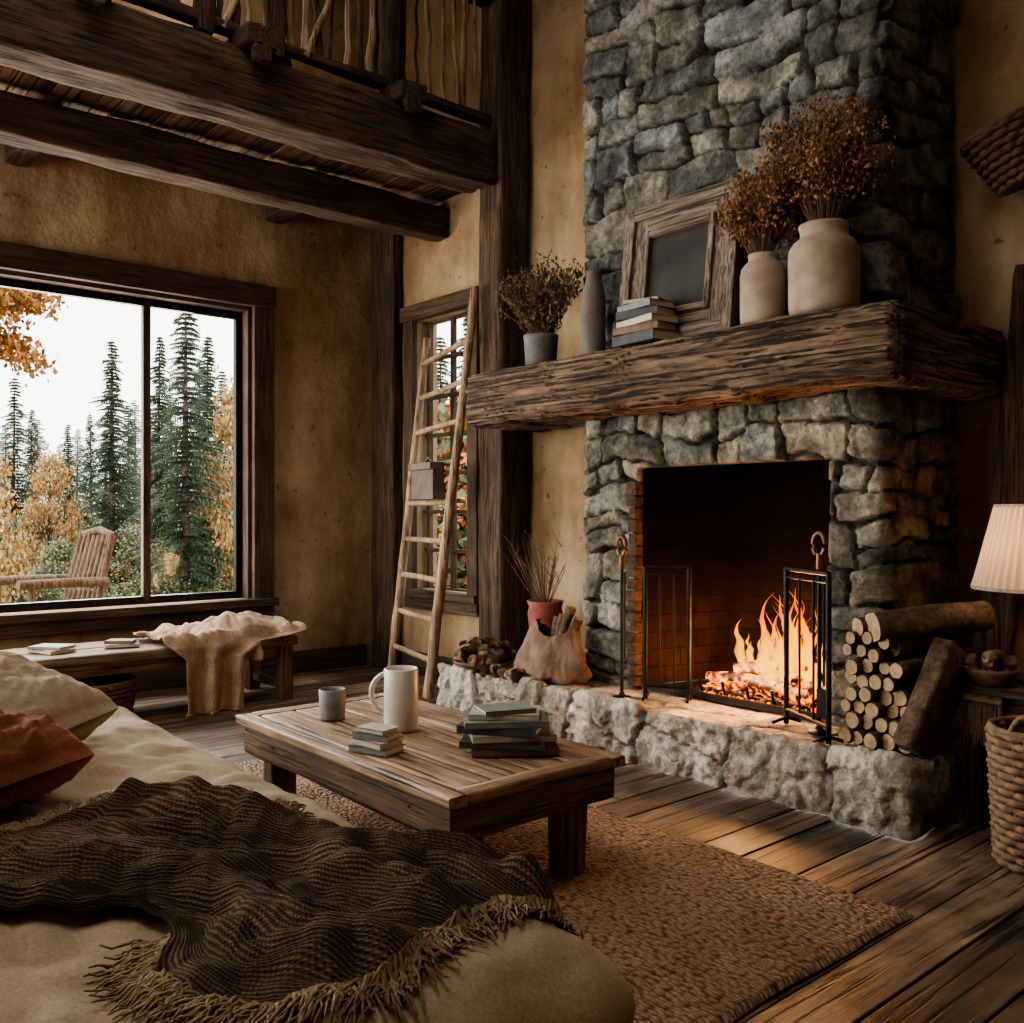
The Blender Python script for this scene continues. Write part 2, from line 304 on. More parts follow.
def book(mb,c,size,rz,cov):
    L,W,T=size; mt=Matrix.Translation(c)@Euler((0,0,rz)).to_matrix().to_4x4()
    def b(cc,sz,m):
        hx,hy,hz=[q/2 for q in sz]
        vs=[mt@(Vector(cc)+Vector((x,y,z))) for x in(-hx,hx) for y in(-hy,hy) for z in(-hz,hz)]
        mb.add(vs,[(0,1,3,2),(4,6,7,5),(0,4,5,1),(2,3,7,6),(0,2,6,4),(1,5,7,3)],m)
    b((0,0,-T/2+.0015),(L,W,.003),cov); b((0,0,T/2-.0015),(L,W,.003),cov); b((0,-W/2+.002,0),(L,.004,T),cov)
    b((0,.002,0),(L-.012,W-.012,T-.006),'page')
def stack(name,x,y,z,specs):
    mb=MB()
    for (L,W,T,rz,cv,dx,dy) in specs:
        book(mb,(x+dx,y+dy,z+T/2),(L,W,T),rz,cv); z+=T+.0005
    return mb.build(name)
XW=-6.855; YL=4.30; YR=4.72; ZC=5.7; XR=3.0; YB=-3.6; ZL=3.72
# ---------------- room shell ----------------
mb=MB()
x=XW-.2
while x<XR+.2:
    w=.165+.075*R.random(); y=YB-.2-R.random()*1.5
    while y<4.9:
        L=1.1+R.random()*1.6; h=R.uniform(-.005,.0)
        y0=max(y,YB-.2); y1=min(y+L,4.9)
        if y1>y0+.02:
            g=R.uniform(.5,1.45); tnt=R.uniform(-.05,.09)
            mb.bx(x,x+w-.009,y0,y1-.006,-.04,h,'floor',(g*(1+tnt),g,g*(1-tnt)))
        y+=L
    x+=w
fl=mb.build('floor',origin=(0,0,0),bevel=.003)
mb=MB(); mb.bx(XW-.3,XR+.3,YB-.3,5.0,-.12,-.042,'soot'); mb.build('subfloor',parent=fl)
def wall(name,plane,pos0,pos1,a0,a1,z0,z1,holes):
    mb=MB(); cuts=sorted(set([a0,a1]+[h[0] for h in holes]+[h[1] for h in holes]))
    for i in range(len(cuts)-1):
        s0,s1=cuts[i],cuts[i+1]; segs=[(z0,z1)]
        for h in holes:
            if s0>=h[0]-1e-6 and s1<=h[1]+1e-6: segs=[(z0,h[2]),(h[3],z1)]
        for (q0,q1) in segs:
            if plane=='X': mb.bx(pos0,pos1,s0,s1,q0,q1,'plaster')
            else: mb.bx(s0,s1,pos0,pos1,q0,q1,'plaster')
    return mb.build(name,origin=(0,0,0))
W1=(.25,3.17,.62,2.90); W2=(-2.9,-.1,.62,2.90)
wall('wall_left','X',XW-.2,XW,YB,YL+.2,0,ZC,[W1,W2])
W3=(-6.22,-5.50,.68,2.84)
wall('wall_fireplace','Y',YL,YL+.2,XW,-3.9,0,ZC,[W3])
wall('wall_chimney_side','Y',YR,YR+.2,-2.3,XR,0,ZC,[])
wall('wall_right','X',XR,XR+.2,YB,YR+.2,0,ZC,[])
W4=(-6.5,-3.6,.8,3.4)
wall('wall_back','Y',YB-.2,YB,XW-.2,XR+.2,0,ZC,[W4])
mb=MB(); mb.bx(XW-.2,XR+.2,YB-.2,YR+.3,ZC,ZC+.15,'soffit',.9); mb.build('ceiling',origin=(0,0,ZC))
mb=MB(); mb.bx(XW,XW+.03,YB,4.2,0,.17,'trimY'); mb.build('baseboard_left',bevel=.006)
mb=MB(); mb.bx(-6.4,-5.05,YL-.03,YL,0,.17,'trimX'); mb.build('baseboard_fireplace',bevel=.006)
def winX(name,Y0,Y1,z0,z1,mull,tw=.17):
    mb=MB(); X=XW
    for (a,b_) in [(Y0-tw,Y0),(Y1,Y1+tw)]: mb.bx(X-.01,X+.055,a,b_,z0-tw,z1+tw,'trimZ')
    mb.bx(X-.01,X+.07,Y0-tw-.01,Y1+tw+.01,z1,z1+tw,'trimY')
    mb.bx(X-.2,X+.10,Y0-tw-.02,Y1+tw+.02,z0-.06,z0,'trimY'); mb.bx(X-.01,X+.05,Y0-tw,Y1+tw,z0-.16,z0-.06,'trimY')
    mb.bx(X-.2,X,Y0,Y0+.03,z0,z1,'trimZ');mb.bx(X-.2,X,Y1-.03,Y1,z0,z1,'trimZ');mb.bx(X-.2,X,Y0,Y1,z1-.03,z1,'trimY')
    xs=X-.13
    for y in [Y0+.055,Y1-.055]+mull: mb.bx(xs-.025,xs+.03,y-.028,y+.028,z0,z1-.03,'trimZ' if y in mull else 'iron')
    mb.bx(xs-.024,xs+.029,Y0+.03,Y1-.03,z0+.0,z0+.055,'iron'); mb.bx(xs-.024,xs+.029,Y0+.03,Y1-.03,z1-.085,z1-.03,'iron')
    ob=mb.build(name,bevel=.005)
    g=MB(); g.bx(xs-.002,xs+.002,Y0+.05,Y1-.05,z0+.05,z1-.08,'glass'); g.build('glass_pane',parent=ob)
winX('window_1',W1[0],W1[1],W1[2],W1[3],[2.40,1.1])
winX('window_2',W2[0],W2[1],W2[2],W2[3],[-1.5])
mb=MB(); X0,X1,z0,z1=W3; Y=YL; tw=.12
mb.bx(X0-tw,X0,Y-.05,Y+.01,z0-tw,z1+tw,'trimZ'); mb.bx(X1,X1+tw,Y-.05,Y+.01,z0-tw,z1+tw,'trimZ'); mb.bx(X0-tw-.03,X1+tw+.03,Y-.07,Y+.01,z1,z1+tw,'trimX'); mb.bx(X0-tw-.02,X1+tw+.02,Y-.09,Y+.1,z0-.06,z0,'trimX')
mb.bx(X0-tw,X1+tw,Y-.045,Y+.01,z0-.16,z0-.06,'trimX')
for xx in (X0+.04,X1-.04,(X0+X1)/2): mb.bx(xx-.02,xx+.02,Y+.08,Y+.12,z0,z1,'trimZ')
for i in range(8):
    zz=z0+(z1-z0)*i/7; mb.bx(X0,X1,Y+.081,Y+.119,zz-.015,zz+.015,'trimX')
w3=mb.build('window_3',bevel=.004)
g=MB(); g.bx(X0+.02,X1-.02,Y+.098,Y+.102,z0,z1,'glass'); g.build('glass_pane',parent=w3)
mb=MB(); X0,X1,z0,z1=W4
for xx in (X0,X1,(X0+X1)/2): mb.bx(xx-.06,xx+.06,YB-.15,YB+.05,z0,z1,'trimZ')
for zz in (z0,z1): mb.bx(X0-.1,X1+.1,YB-.16,YB+.06,zz-.06,zz+.06,'trimX')
mb.build('added_back_window',bevel=.004)  # unseen window added behind the camera to carry the back fill
mb=MB()
for xx in (-4.4,-1.2): mb.bx(xx-.06,xx+.06,-1.0,1.6,ZC-.09,ZC,'trimY')
for yy in (-1.0,.3,1.6): mb.bx(-4.4,-1.2,yy-.05,yy+.05,ZC-.09,ZC,'trimX')
mb.build('added_skylight_frame',bevel=.004)  # added frame around the overhead fill; the ceiling above is closed
mb=MB(); mb.beam((-6.59,4.245,0),(-6.59,4.245,ZL-.02),.34,.10,'beamZ',.015,50,8); mb.build('corner_post')
mb=MB(); mb.beam((-4.925,4.14,0),(-4.925,4.14,ZC-.02),.23,.27,'beamZ',.022,90,9); mb.build('timber_post')
# loft
mb=MB(); mb.beam((-4.97,YB+.1,3.675),(-4.97,3.98,3.675),.29,.36,'beamY',.028,130,11); mb.build('loft_edge_beam')
mb=MB(); mb.beam((-5.86,YB+.1,3.53),(-5.86,4.28,3.53),.19,.25,'beamY',.022,110,8); mb.build('loft_joist')
mb=MB(); y=YB
while y<YL-.01:
    w=.09+.05*R.random(); g=R.uniform(.5,1.4); mb.bx(XW,-5.1,y,min(y+w-.008,YL),ZL+R.uniform(0,.014),ZL+.05,'soffit',(g*1.03,g,g*.95)); y+=w
mb.bx(XW,-4.85,YB,YL,ZL+.05,ZL+.1,'soffit',.8)
mb.build('loft_floor',origin=(XW,0,ZL),bevel=.003)
mb=MB(); mb.beam((-6.84,3.35,3.66),(-6.05,3.35,3.66),.14,.13,'beamX',.01,10,4); mb.beam((-6.84,1.5,3.66),(-5.95,1.5,3.66),.14,.13,'beamX',.01,10,4); mb.build('loft_cross_rafter')
mb=MB()
for y in (-.7,.3,1.38,2.25,3.24):
    mb.beam((-5.15,y,3.89),(-4.72,y,3.89),.2,.11,'beamX',.02,12,5); mb.beam((-4.76,y,3.80),(-4.71,y,3.80),.11,.09,'beamX',.012,5,4)
mb.build('loft_joist_ends')
mb=MB()
mb.beam((-4.93,YB+.2,3.97),(-4.93,3.98,3.97),.09,.05,'beamY',.012,80,4)
mb.beam((-4.93,YB+.2,4.80),(-4.93,3.98,4.80),.11,.09,'beamY',.015,80,4)
y=-2.5
while y<3.9:
    ln=R.uniform(-.05,.05); x=-4.93+R.uniform(-.02,.02)
    r=R.uniform(.010,.026)
    pts=[(x+R.uniform(-.012,.012),y+ln*t/6+R.uniform(-.012,.012),3.95+.86*t/6) for t in range(7)]
    mb.tube(pts,[r*R.uniform(.8,1.2) for _ in pts],'ladder' if R.random()<.5 else 'beamZ',7)
    y+=R.uniform(.05,.13)
for yy in (.35,1.42,2.0,2.42,3.2): mb.beam((-4.93,yy,3.9),(-4.93,yy+.02,5.0),.10,.09,'beamZ',.02,20,4)
for yy in (1.6,2.1,.7,2.6): mb.tube([(-4.9,yy,3.95),(-4.89,yy+.14,4.3),(-4.9,yy+.33,4.8)],[.022,.018,.02],'ladder',7)
mb.build('loft_railing')
# ---------------- masonry chimney ----------------
def sm(e,a,b):
    t=np.clip((e-a)/(b-a),0,1); return t*t*(3-2*t)
def voro(P,C):
    n=len(P); I1=np.empty(n,int);E=np.empty(n)
    for a in range(0,n,4000):
        p=P[a:a+4000]; d=((p[:,None,:]-C[None,:,:])**2).sum(2)
        i1=d.argmin(1); d1=d[np.arange(len(p)),i1]
        cd=np.sqrt(((C[i1][:,None,:]-C[None,:,:])**2).sum(2)); cd[cd<1e-6]=1e9
        e=((d-d1[:,None])/(2*cd)); e[np.arange(len(p)),i1]=1e9
        I1[a:a+4000]=i1; E[a:a+4000]=e.min(1)
    return I1,E
def chimney():
    rs=np.random.RandomState(11)
    path=[(-3.99,4.34),(-3.99,4.02),(-2.13,4.02),(-2.13,4.74)]
    z0,z1=.27,ZC-.02; st=.0115
    L=[math.dist(path[i],path[i+1]) for i in range(3)]; S=sum(L); ns=int(S/st); nz=int((z1-z0)/st)
    ss=np.linspace(0,S,ns+1); zz=np.linspace(z0,z1,nz+1)
    nrm=[(-1,0),(0,-1),(1,0)]
    px=[];pn=[]
    for s in ss:
        a=0;i=0
        while i<2 and s>a+L[i]: a+=L[i]; i+=1
        t=(s-a)/L[i]; p=np.array(path[i])*(1-t)+np.array(path[i+1])*t; n=np.array(nrm[i],float)
        rr=.03
        if i<2 and (L[i]-(s-a))<rr: k=.5*(1-(L[i]-(s-a))/rr); n=n*(1-k)+np.array(nrm[i+1])*k
        if i>0 and (s-a)<rr: k=.5*(1-(s-a)/rr); n=n*(1-k)+np.array(nrm[i-1])*k
        px.append(p);pn.append(n)
    px=np.array(px);pn=np.array(pn)
    rects=[]; z=z0-.3
    while z<z1+.4:
        h=rs.uniform(.22,.36); s=-rs.uniform(.2,.5)
        while s<S+.4:
            w=rs.uniform(.26,.54); q=rs.rand()
            if q<.28: k=rs.uniform(.36,.64); rects+=[(s,s+w,z,z+h*k),(s,s+w,z+h*k,z+h)]
            elif q<.60:
                k=rs.uniform(.35,.65); k2=rs.uniform(.35,.65); rects+=[(s,s+w,z,z+h*k),(s,s+w*k2,z+h*k,z+h),(s+w*k2,s+w,z+h*k,z+h)]
            elif q<.80:
                k=rs.uniform(.35,.65); k2=rs.uniform(.35,.65); k3=rs.uniform(.4,.6); rects+=[(s,s+w*k2,z,z+h*k),(s+w*k2,s+w,z,z+h*k3),(s,s+w*k2,z+h*k,z+h),(s+w*k2,s+w,z+h*k3,z+h)]
            else: rects.append((s,s+w*.75,z,z+h)); w*=.75
            s+=w
        z+=h
    SS,ZZ=np.meshgrid(ss,zz,indexing='ij'); s=SS.ravel(); z=ZZ.ravel(); n=len(s)
    warp=np.array([(N(a*2.6,b*2.6,1.3)*.075+N(a*9,b*9,7)*.022+N(a*26,b*26,2)*.007,N(a*2.6,b*2.6,5.3)*.085+N(a*9,b*9,3)*.022+N(a*26,b*26,12)*.007) for a,b in zip(s,z)])
    ps=s+warp[:,0]; pz=z+warp[:,1]
    I=np.zeros(n,int);E=np.full(n,-.01); DS=np.zeros(n);DZ=np.zeros(n)
    for i,(a,b,c,d) in enumerate(rects):
        mk=np.nonzero((ps>=a)&(ps<b)&(pz>=c)&(pz<d))[0]
        if not len(mk): continue
        x=ps[mk]-(a+b)/2; y=pz[mk]-(c+d)/2; r=rs.uniform(.008,.03); r=min(r,(b-a)*.4,(d-c)*.4)
        kx=rs.uniform(-.12,.12); ky=rs.uniform(-.12,.12)
        qx=np.abs(x+kx*y)-((b-a)/2-r); qy=np.abs(y+ky*x)-((d-c)/2-r)
        sd=np.hypot(np.maximum(qx,0),np.maximum(qy,0))+np.minimum(np.maximum(qx,qy),0)-r
        I[mk]=i;E[mk]=-sd;DS[mk]=x;DZ[mk]=y
    sL=L[0]; ox0=sL+(-3.557+3.99); ox1=sL+(-2.375+3.99); oz=1.545
    sd=np.maximum(np.maximum(ox0-s,s-ox1),z-oz)
    E=np.minimum(E,np.maximum(sd,0)*.9)
    k=len(rects); ph=rs.uniform(.026,.056,k); tx=rs.uniform(-.13,.13,k); tz=rs.uniform(-.16,.10,k)
    f=sm(E,.003,.011)
    rn=np.empty(n)
    for q in range(n):
        a=s[q];b=z[q];c=I[q]*.37
        n1=N(a*5,b*5,c); n2=N(a*12,b*12,c+5)
        rn[q]=.012*abs(n1)+.009*abs(n2)+.005*abs(N(a*24,b*24,c+2))+.003*N(a*45,b*45,c)+(.006 if n1*n2>.06 else 0)
    dome=np.clip(E/.025,0,1)**.5
    D=f*(ph[I]+.005*dome+DS*tx[I]+DZ*tz[I]-rn)-.012*(1-f)
    g=rs.uniform(.62,1.36,k); hue=rs.uniform(-1,1,k)
    base=np.stack([g*(1+.09*hue),g*(1+.01*hue),g*(1-.10*hue)],1)[I]
    mort=np.array([.24,.225,.20])
    col=base*f[:,None]+mort*(1-f[:,None])
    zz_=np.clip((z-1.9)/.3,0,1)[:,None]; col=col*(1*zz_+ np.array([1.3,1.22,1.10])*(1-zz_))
    pos=np.repeat(px,nz+1,0)+np.repeat(pn,nz+1,0)*D[:,None]
    V=np.column_stack([pos,z])
    w=nz+1; sdm=sd.reshape(ns+1,nz+1)
    fs=[(i*w+j,i*w+j+w,i*w+j+w+1,i*w+j+1) for i in range(ns) for j in range(nz) if (sdm[i,j]+sdm[i+1,j+1])>=0]
    mb=MB(); mb.v=[tuple(p) for p in V]; mb.f=fs; mb.mats=['stone']; mb.m=[0]*len(fs); mb.sm=[True]*len(fs); mb.c=[1.0]*len(fs)
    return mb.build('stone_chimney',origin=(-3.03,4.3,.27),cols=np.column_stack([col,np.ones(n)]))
chim=chimney()
mb=MB()
a0,a1,b0,b1=-3.575,-2.36,-3.42,-2.50; y0,y1=4.024,4.66; z0,z1=.30,1.56
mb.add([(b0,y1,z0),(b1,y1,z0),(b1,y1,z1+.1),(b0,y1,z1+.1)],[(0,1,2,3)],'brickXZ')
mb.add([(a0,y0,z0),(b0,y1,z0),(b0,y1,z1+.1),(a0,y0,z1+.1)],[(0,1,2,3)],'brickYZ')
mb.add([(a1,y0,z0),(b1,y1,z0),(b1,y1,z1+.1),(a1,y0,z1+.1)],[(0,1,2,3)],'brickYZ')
mb.add([(a0,3.985,z0),(a1,3.985,z0),(b1,y1,z0),(b0,y1,z0)],[(0,1,2,3)],'soot')
mb.add([(a0,y0,z1),(a1,y0,z1),(b1,y1,z1+.1),(b0,y1,z1+.1)],[(0,1,2,3)],'soot')
zz=.30
while zz<1.46:
    hh=R.uniform(.055,.078); w=R.uniform(.045,.08)
    mb.box((a0+.02-w/2,3.990+R.uniform(-.008,.004),zz+hh/2),(w,.06,hh-.008),'jamb',(R.uniform(-.04,.04),R.uniform(-.04,.04),R.uniform(-.06,.06))); zz+=hh
mb.build('firebox',origin=(-3.0,4.3,.3),parent=chim,bevel=.006)
def hearth():
    rs=np.random.RandomState(9)
    x0,x1,y0,y1,z0,z1=-4.92,-1.79,3.60,4.29,0,.285
    st=.0115; verts={};V=[];Fc=[]
    def vid(p):
        k=(round(p[0],4),round(p[1],4),round(p[2],4))
        if k not in verts: verts[k]=len(V); V.append(p)
        return verts[k]
    nx,ny,nz=int((x1-x0)/st),int((y1-y0)/st),int((z1-z0)/st)
    X=np.linspace(x0,x1,nx+1);Yy=np.linspace(y0,y1,ny+1);Z=np.linspace(z0,z1,nz+1)
    for i in range(nx):
        for j in range(nz): Fc.append([vid((X[i],y0,Z[j])),vid((X[i+1],y0,Z[j])),vid((X[i+1],y0,Z[j+1])),vid((X[i],y0,Z[j+1]))])
        for j in range(ny): Fc.append([vid((X[i],Yy[j],z1)),vid((X[i+1],Yy[j],z1)),vid((X[i+1],Yy[j+1],z1)),vid((X[i],Yy[j+1],z1))])
    for j in range(ny):
        for q in range(nz):
            Fc.append([vid((x1,Yy[j],Z[q])),vid((x1,Yy[j+1],Z[q])),vid((x1,Yy[j+1],Z[q+1])),vid((x1,Yy[j],Z[q+1]))])
            Fc.append([vid((x0,Yy[j],Z[q])),vid((x0,Yy[j],Z[q+1])),vid((x0,Yy[j+1],Z[q+1])),vid((x0,Yy[j+1],Z[q]))])
    V=np.array(V); C=[]
    x=x0+.05
    while x<x1+.1:
        w=rs.uniform(.32,.66)
        if rs.rand()<.2: C+= [(x+w/2,3.62,.03),(x+w/2+rs.uniform(-.1,.1),3.64,.27)]
        else: C.append((x+w/2,3.66,.16+rs.uniform(-.03,.03)))
        x+=w
    y=3.92
    while y<4.4:
        x=x0
        while x<x1+.1:
            w=rs.uniform(.32,.7); C.append((x+w/2,y+rs.uniform(-.07,.07),.26)); x+=w
        y+=.26
    C+=[(x1-.02,4.05,.12)]
    C=np.array(C)
    warp=np.array([(N(*(p*4))+.4*N(*(p*13)),N(*(p*4+9))+.4*N(*(p*13+5)),N(*(p*4+4))+.4*N(*(p*13+2))) for p in V])*.055
    I,E=voro(V+warp,C)
    r=.02; inner=np.clip(V,[x0+r,y0+r,-9],[x1-r,y1+9,z1-r]); nn=V-inner; nn/= (np.linalg.norm(nn,axis=1)[:,None]+1e-9)
    k=len(C); ph=rs.uniform(.005,.05,k); g=rs.uniform(.82,1.12,k); hue=rs.uniform(-1,1,k)
    f=sm(E,.0,.012); top=np.clip((V[:,1]-y0-.01)/.05,0,1)*(V[:,2]>z1-.001)
    # angular broken faces: per-stone planar facets from a coarse cell pattern
    FC=rs.uniform([x0,y0-.1,-.05],[x1,y1,z1+.05],(420,3)); FC[:300,1]=y0+rs.uniform(-.03,.05,300); fph=rs.uniform(-.016,.016,420); ft=rs.uniform(-.28,.28,(420,3))
    FI,FE=voro(V+warp*.5,FC); dv=V-FC[FI]; facet=fph[FI]+(dv*ft[FI]).sum(1)
    rn=np.array([.022*abs(N(p[0]*6,p[1]*6,p[2]*6+i*.3))+.014*abs(N(p[0]*15,p[1]*15,p[2]*15))+.008*abs(N(p[0]*30,p[1]*30,p[2]*30)) for p,i in zip(V,I)])
    rnt=np.array([.012*N(p[0]*5,p[1]*5,1)+.006*abs(N(p[0]*16,p[1]*16,4)) for p in V])
    Dside=f*(ph[I]-rn+facet*.7+.010)-.018*(1-f); Dtop=f*(ph[I]*.22-rnt)-.007*(1-f)-.004
    D=Dside*(1-top)+Dtop*top
    low=.035*np.array([N(p[0]*1.6,0,3)+.4*N(p[0]*5,0,3) for p in V])*(1-top)
    Vn=V+nn*(D+low)[:,None]; Vn[:,2]=np.maximum(Vn[:,2],0.0)
    fj=.38+.62*f
    col=np.stack([g*(1+.04*hue),g,g*(1-.05*hue)],1)[I]*fj[:,None]
    mb=MB(); mb.v=[tuple(p) for p in Vn]; mb.f=[tuple(q) for q in Fc]; mb.mats=['hstone']; mb.m=[0]*len(Fc); mb.sm=[True]*len(Fc); mb.c=[1.0]*len(Fc)
    return mb.build('stone_hearth',cols=np.column_stack([col,np.ones(len(V))]))
hearth()
def mantel():
    mb=MB(); x0,x1=-4.75,-1.865; seg=300; k=34; ring=[]
    for sd in range(4):
        for j in range(k):
            q=-1+2*j/k; ring.append([(q,-1),(1,q),(-q,1),(-1,-q)][sd])
    n=len(ring); vs=[];fs=[];cols=[]
    for i in range(seg+1):
        X=x0+(x1-x0)*i/seg; e=min(i,seg-i); er=1-.12*max(0,1-e/5)**2
        yb=4.275 if X<-2.3 else 4.275+.42*min(1,(X+2.3)/.12)
        yf=3.645+.016*N(X*1.3,0,0)+(.03*max(0,1-e/4)**2); zt=2.185+.010*N(X*1.7,5,0)+.006*N(X*7,5,0); zb=1.845+.026*N(X*1.5,9,0)+.016*N(X*5,9,0)+.008*N(X*13,2,0)
        for (a,b) in ring:
            sc=1/((abs(a)**12+abs(b)**12)**(1/12)); Y=yf+(yb-yf)*(a*sc+1)/2; Z=zb+(zt-zb)*(b*sc*er+1)/2
            g=0; cv=1
            front=a<=-.93; tb=abs(b)>=.93
            if front or tb:
                wz=Z+.05*N(X*1.5,0,4)+.012*N(X*5,1,4)
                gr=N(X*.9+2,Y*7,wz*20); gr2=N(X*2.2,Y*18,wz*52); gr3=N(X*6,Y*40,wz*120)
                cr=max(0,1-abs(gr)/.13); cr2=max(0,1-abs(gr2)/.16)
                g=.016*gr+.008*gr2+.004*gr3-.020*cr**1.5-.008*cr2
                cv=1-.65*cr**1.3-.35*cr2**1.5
            dy=-1 if front else 0; dz=(1 if b>=.93 else (-1 if b<=-.93 else 0))
            if dz==1 and not front: g=min(g*.35,.003)
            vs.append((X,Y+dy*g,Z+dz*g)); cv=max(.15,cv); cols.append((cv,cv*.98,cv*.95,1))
    for i in range(seg):
        for j in range(n):
            j2=(j+1)%n; fs.append((i*n+j,i*n+j2,(i+1)*n+j2,(i+1)*n+j))
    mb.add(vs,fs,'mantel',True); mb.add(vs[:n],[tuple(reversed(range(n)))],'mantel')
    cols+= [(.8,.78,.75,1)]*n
    ye0,ye1=3.675,4.69; ze0,ze1=1.862,2.172; nu,nv=90,40; ev=[]
    for i in range(nu+1):
        for j in range(nv+1):
            Y=ye0+(ye1-ye0)*i/nu; Z=ze0+(ze1-ze0)*j/nv; ed=min(i,nu-i,j,nv-j)
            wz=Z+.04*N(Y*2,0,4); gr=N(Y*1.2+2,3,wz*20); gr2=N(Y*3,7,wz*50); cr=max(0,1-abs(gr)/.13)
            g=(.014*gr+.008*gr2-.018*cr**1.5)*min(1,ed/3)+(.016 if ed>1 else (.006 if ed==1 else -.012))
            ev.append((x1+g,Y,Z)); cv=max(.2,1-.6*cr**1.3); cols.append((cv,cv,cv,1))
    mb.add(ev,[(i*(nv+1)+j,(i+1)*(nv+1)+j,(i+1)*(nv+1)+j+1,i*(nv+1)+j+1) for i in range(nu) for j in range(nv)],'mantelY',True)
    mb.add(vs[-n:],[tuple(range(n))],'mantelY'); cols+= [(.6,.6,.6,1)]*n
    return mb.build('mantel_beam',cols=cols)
mantel()
# ---------------- fire ----------------
mb=MB()
for i in range(3):
    y=4.15+.13*i; mb.tube([(-3.12+.05*i,y,.37),(-2.9,y+.01,.385),(-2.55,y-.02,.38)],[.045,.05,.042],'ember',12,nz=.2)
mb.tube([(-3.0,4.12,.45),(-2.75,4.3,.49),(-2.6,4.42,.5)],[.04,.045,.04],'ember',12,nz=.2)
mb.tube([(-2.62,4.13,.44),(-2.8,4.3,.52),(-2.95,4.45,.55)],[.035,.042,.04],'ember',12,nz=.2)
mb.tube([(-3.14,4.08,.40),(-2.95,4.12,.42),(-2.72,4.10,.40)],[.03,.035,.03],'ember',12,nz=.2)
for i in range(150):
    x=R.uniform(-3.2,-2.48); y=R.uniform(4.05,4.5); r=R.uniform(.012,.03)
    mb.box((x,y,.305+r*.6),(r*2,r*1.6,r*1.3),'ember',(R.random()*3,R.random()*3,R.random()*3))
logs=mb.build('burning_logs')
mb=MB()
def flame(x,y,z,h,r,ph):
    n=18; sg=12; vs=[];fs=[]
    for i in range(n+1):
        t=i/n; rr=r*(math.sin(math.pi*min(1,t*.85+.15))**.8)*(1-t)**.6+.0008
        ox=.13*h*math.sin(t*5+ph)*t+.06*N(ph,t*4,0)*t; oy=.05*h*math.cos(t*4+ph)*t
        for k in range(sg):
            a=2*math.pi*k/sg; q=rr*(1+.55*N(math.cos(a)*1.4+ph*3,math.sin(a)*1.4,t*5))
            vs.append((x+ox+q*math.cos(a),y+oy+q*.6*math.sin(a),z+h*t))
    for i in range(n):
        for k in range(sg):
            k2=(k+1)%sg; fs.append((i*sg+k,i*sg+k2,(i+1)*sg+k2,(i+1)*sg+k))
    mb.add(vs,fs,'flame',True)
for i in range(42):
    q=R.gauss(0,.5); q=max(-1,min(1,q)); x=-2.76+.30*q; h=(.56-.32*abs(q))*R.uniform(.4,1.0)
    flame(x,R.uniform(4.12,4.4),.35+R.uniform(0,.10),h,R.uniform(.016,.046),R.random()*6)
fire=mb.build('fire_flames')
def light(kind,name,loc,energy,col,size=None,parent=None,rot=None,sy=None):
    l=bpy.data.lights.new(name,kind); l.energy=energy; l.color=col
    o=bpy.data.objects.new(name,l); scene.collection.objects.link(o); o.location=loc
    if rot: o.rotation_euler=rot
    if kind=='POINT': l.shadow_soft_size=size or .05
    if kind=='AREA':
        l.size=size
        if sy: l.shape='RECTANGLE'; l.size_y=sy
    if parent: o.parent=parent; o.matrix_parent_inverse=Matrix.Translation(parent.location).inverted()
    return o
light('POINT','fire_glow',(-2.8,4.14,.66),50,(1,.47,.18),.14,fire)
light('POINT','ember_glow',(-2.88,3.96,.50),20,(1,.45,.16),.08,fire)
mb=MB()
for x in (-3.15,-3.0,-2.85,-2.7,-2.55): mb.tube([(x,4.02,.40),(x,4.04,.335),(x,4.5,.335)],.009,'iron',6)
mb.tube([(-3.2,4.08,.335),(-2.5,4.08,.335)],.01,'iron',6); mb.tube([(-3.2,4.45,.335),(-2.5,4.45,.335)],.01,'iron',6)
mb.bx(-3.3,-2.42,3.985,4.0,.30,.335,'iron')
mb.build('fire_grate')
def screen(name,xa,ya,xb,yb,z0,z1):
    mb=MB(); A=Vector((xa,ya,0));B=Vector((xb,yb,0))
    def P(t,z): q=A.lerp(B,t); return (q.x,q.y,z)
    mb.tube([P(0,z0+.0),P(0,z1)],.013,'iron',8); mb.tube([P(1,z0),P(1,z1)],.013,'iron',8)
    mb.tube([P(0,z1),P(1,z1)],.012,'iron',8); mb.tube([P(0,z0+.07),P(1,z0+.07)],.010,'iron',8)
    for t in (.33,.66): mb.tube([P(t,z0+.07),P(t,z1-.03)],.006,'iron',6)
    mb.tube([P(.03,z1-.04),P(.97,z1-.04)],.006,'iron',6)
    for t in (0,1):
        q=P(t,z0); d=(B-A).normalized().cross(Vector((0,0,1)))*.07
        mb.tube([(q[0]-d.x,q[1]-d.y,z0+.008),(q[0],q[1],z0+.03),(q[0]+d.x,q[1]+d.y,z0+.008)],.009,'iron',6)
    return mb.build(name)
screen('fireplace_screen',-3.34,3.80,-3.14,3.92,.292,1.0)
screen('fireplace_screen',-2.51,3.86,-2.17,3.66,.292,1.03)
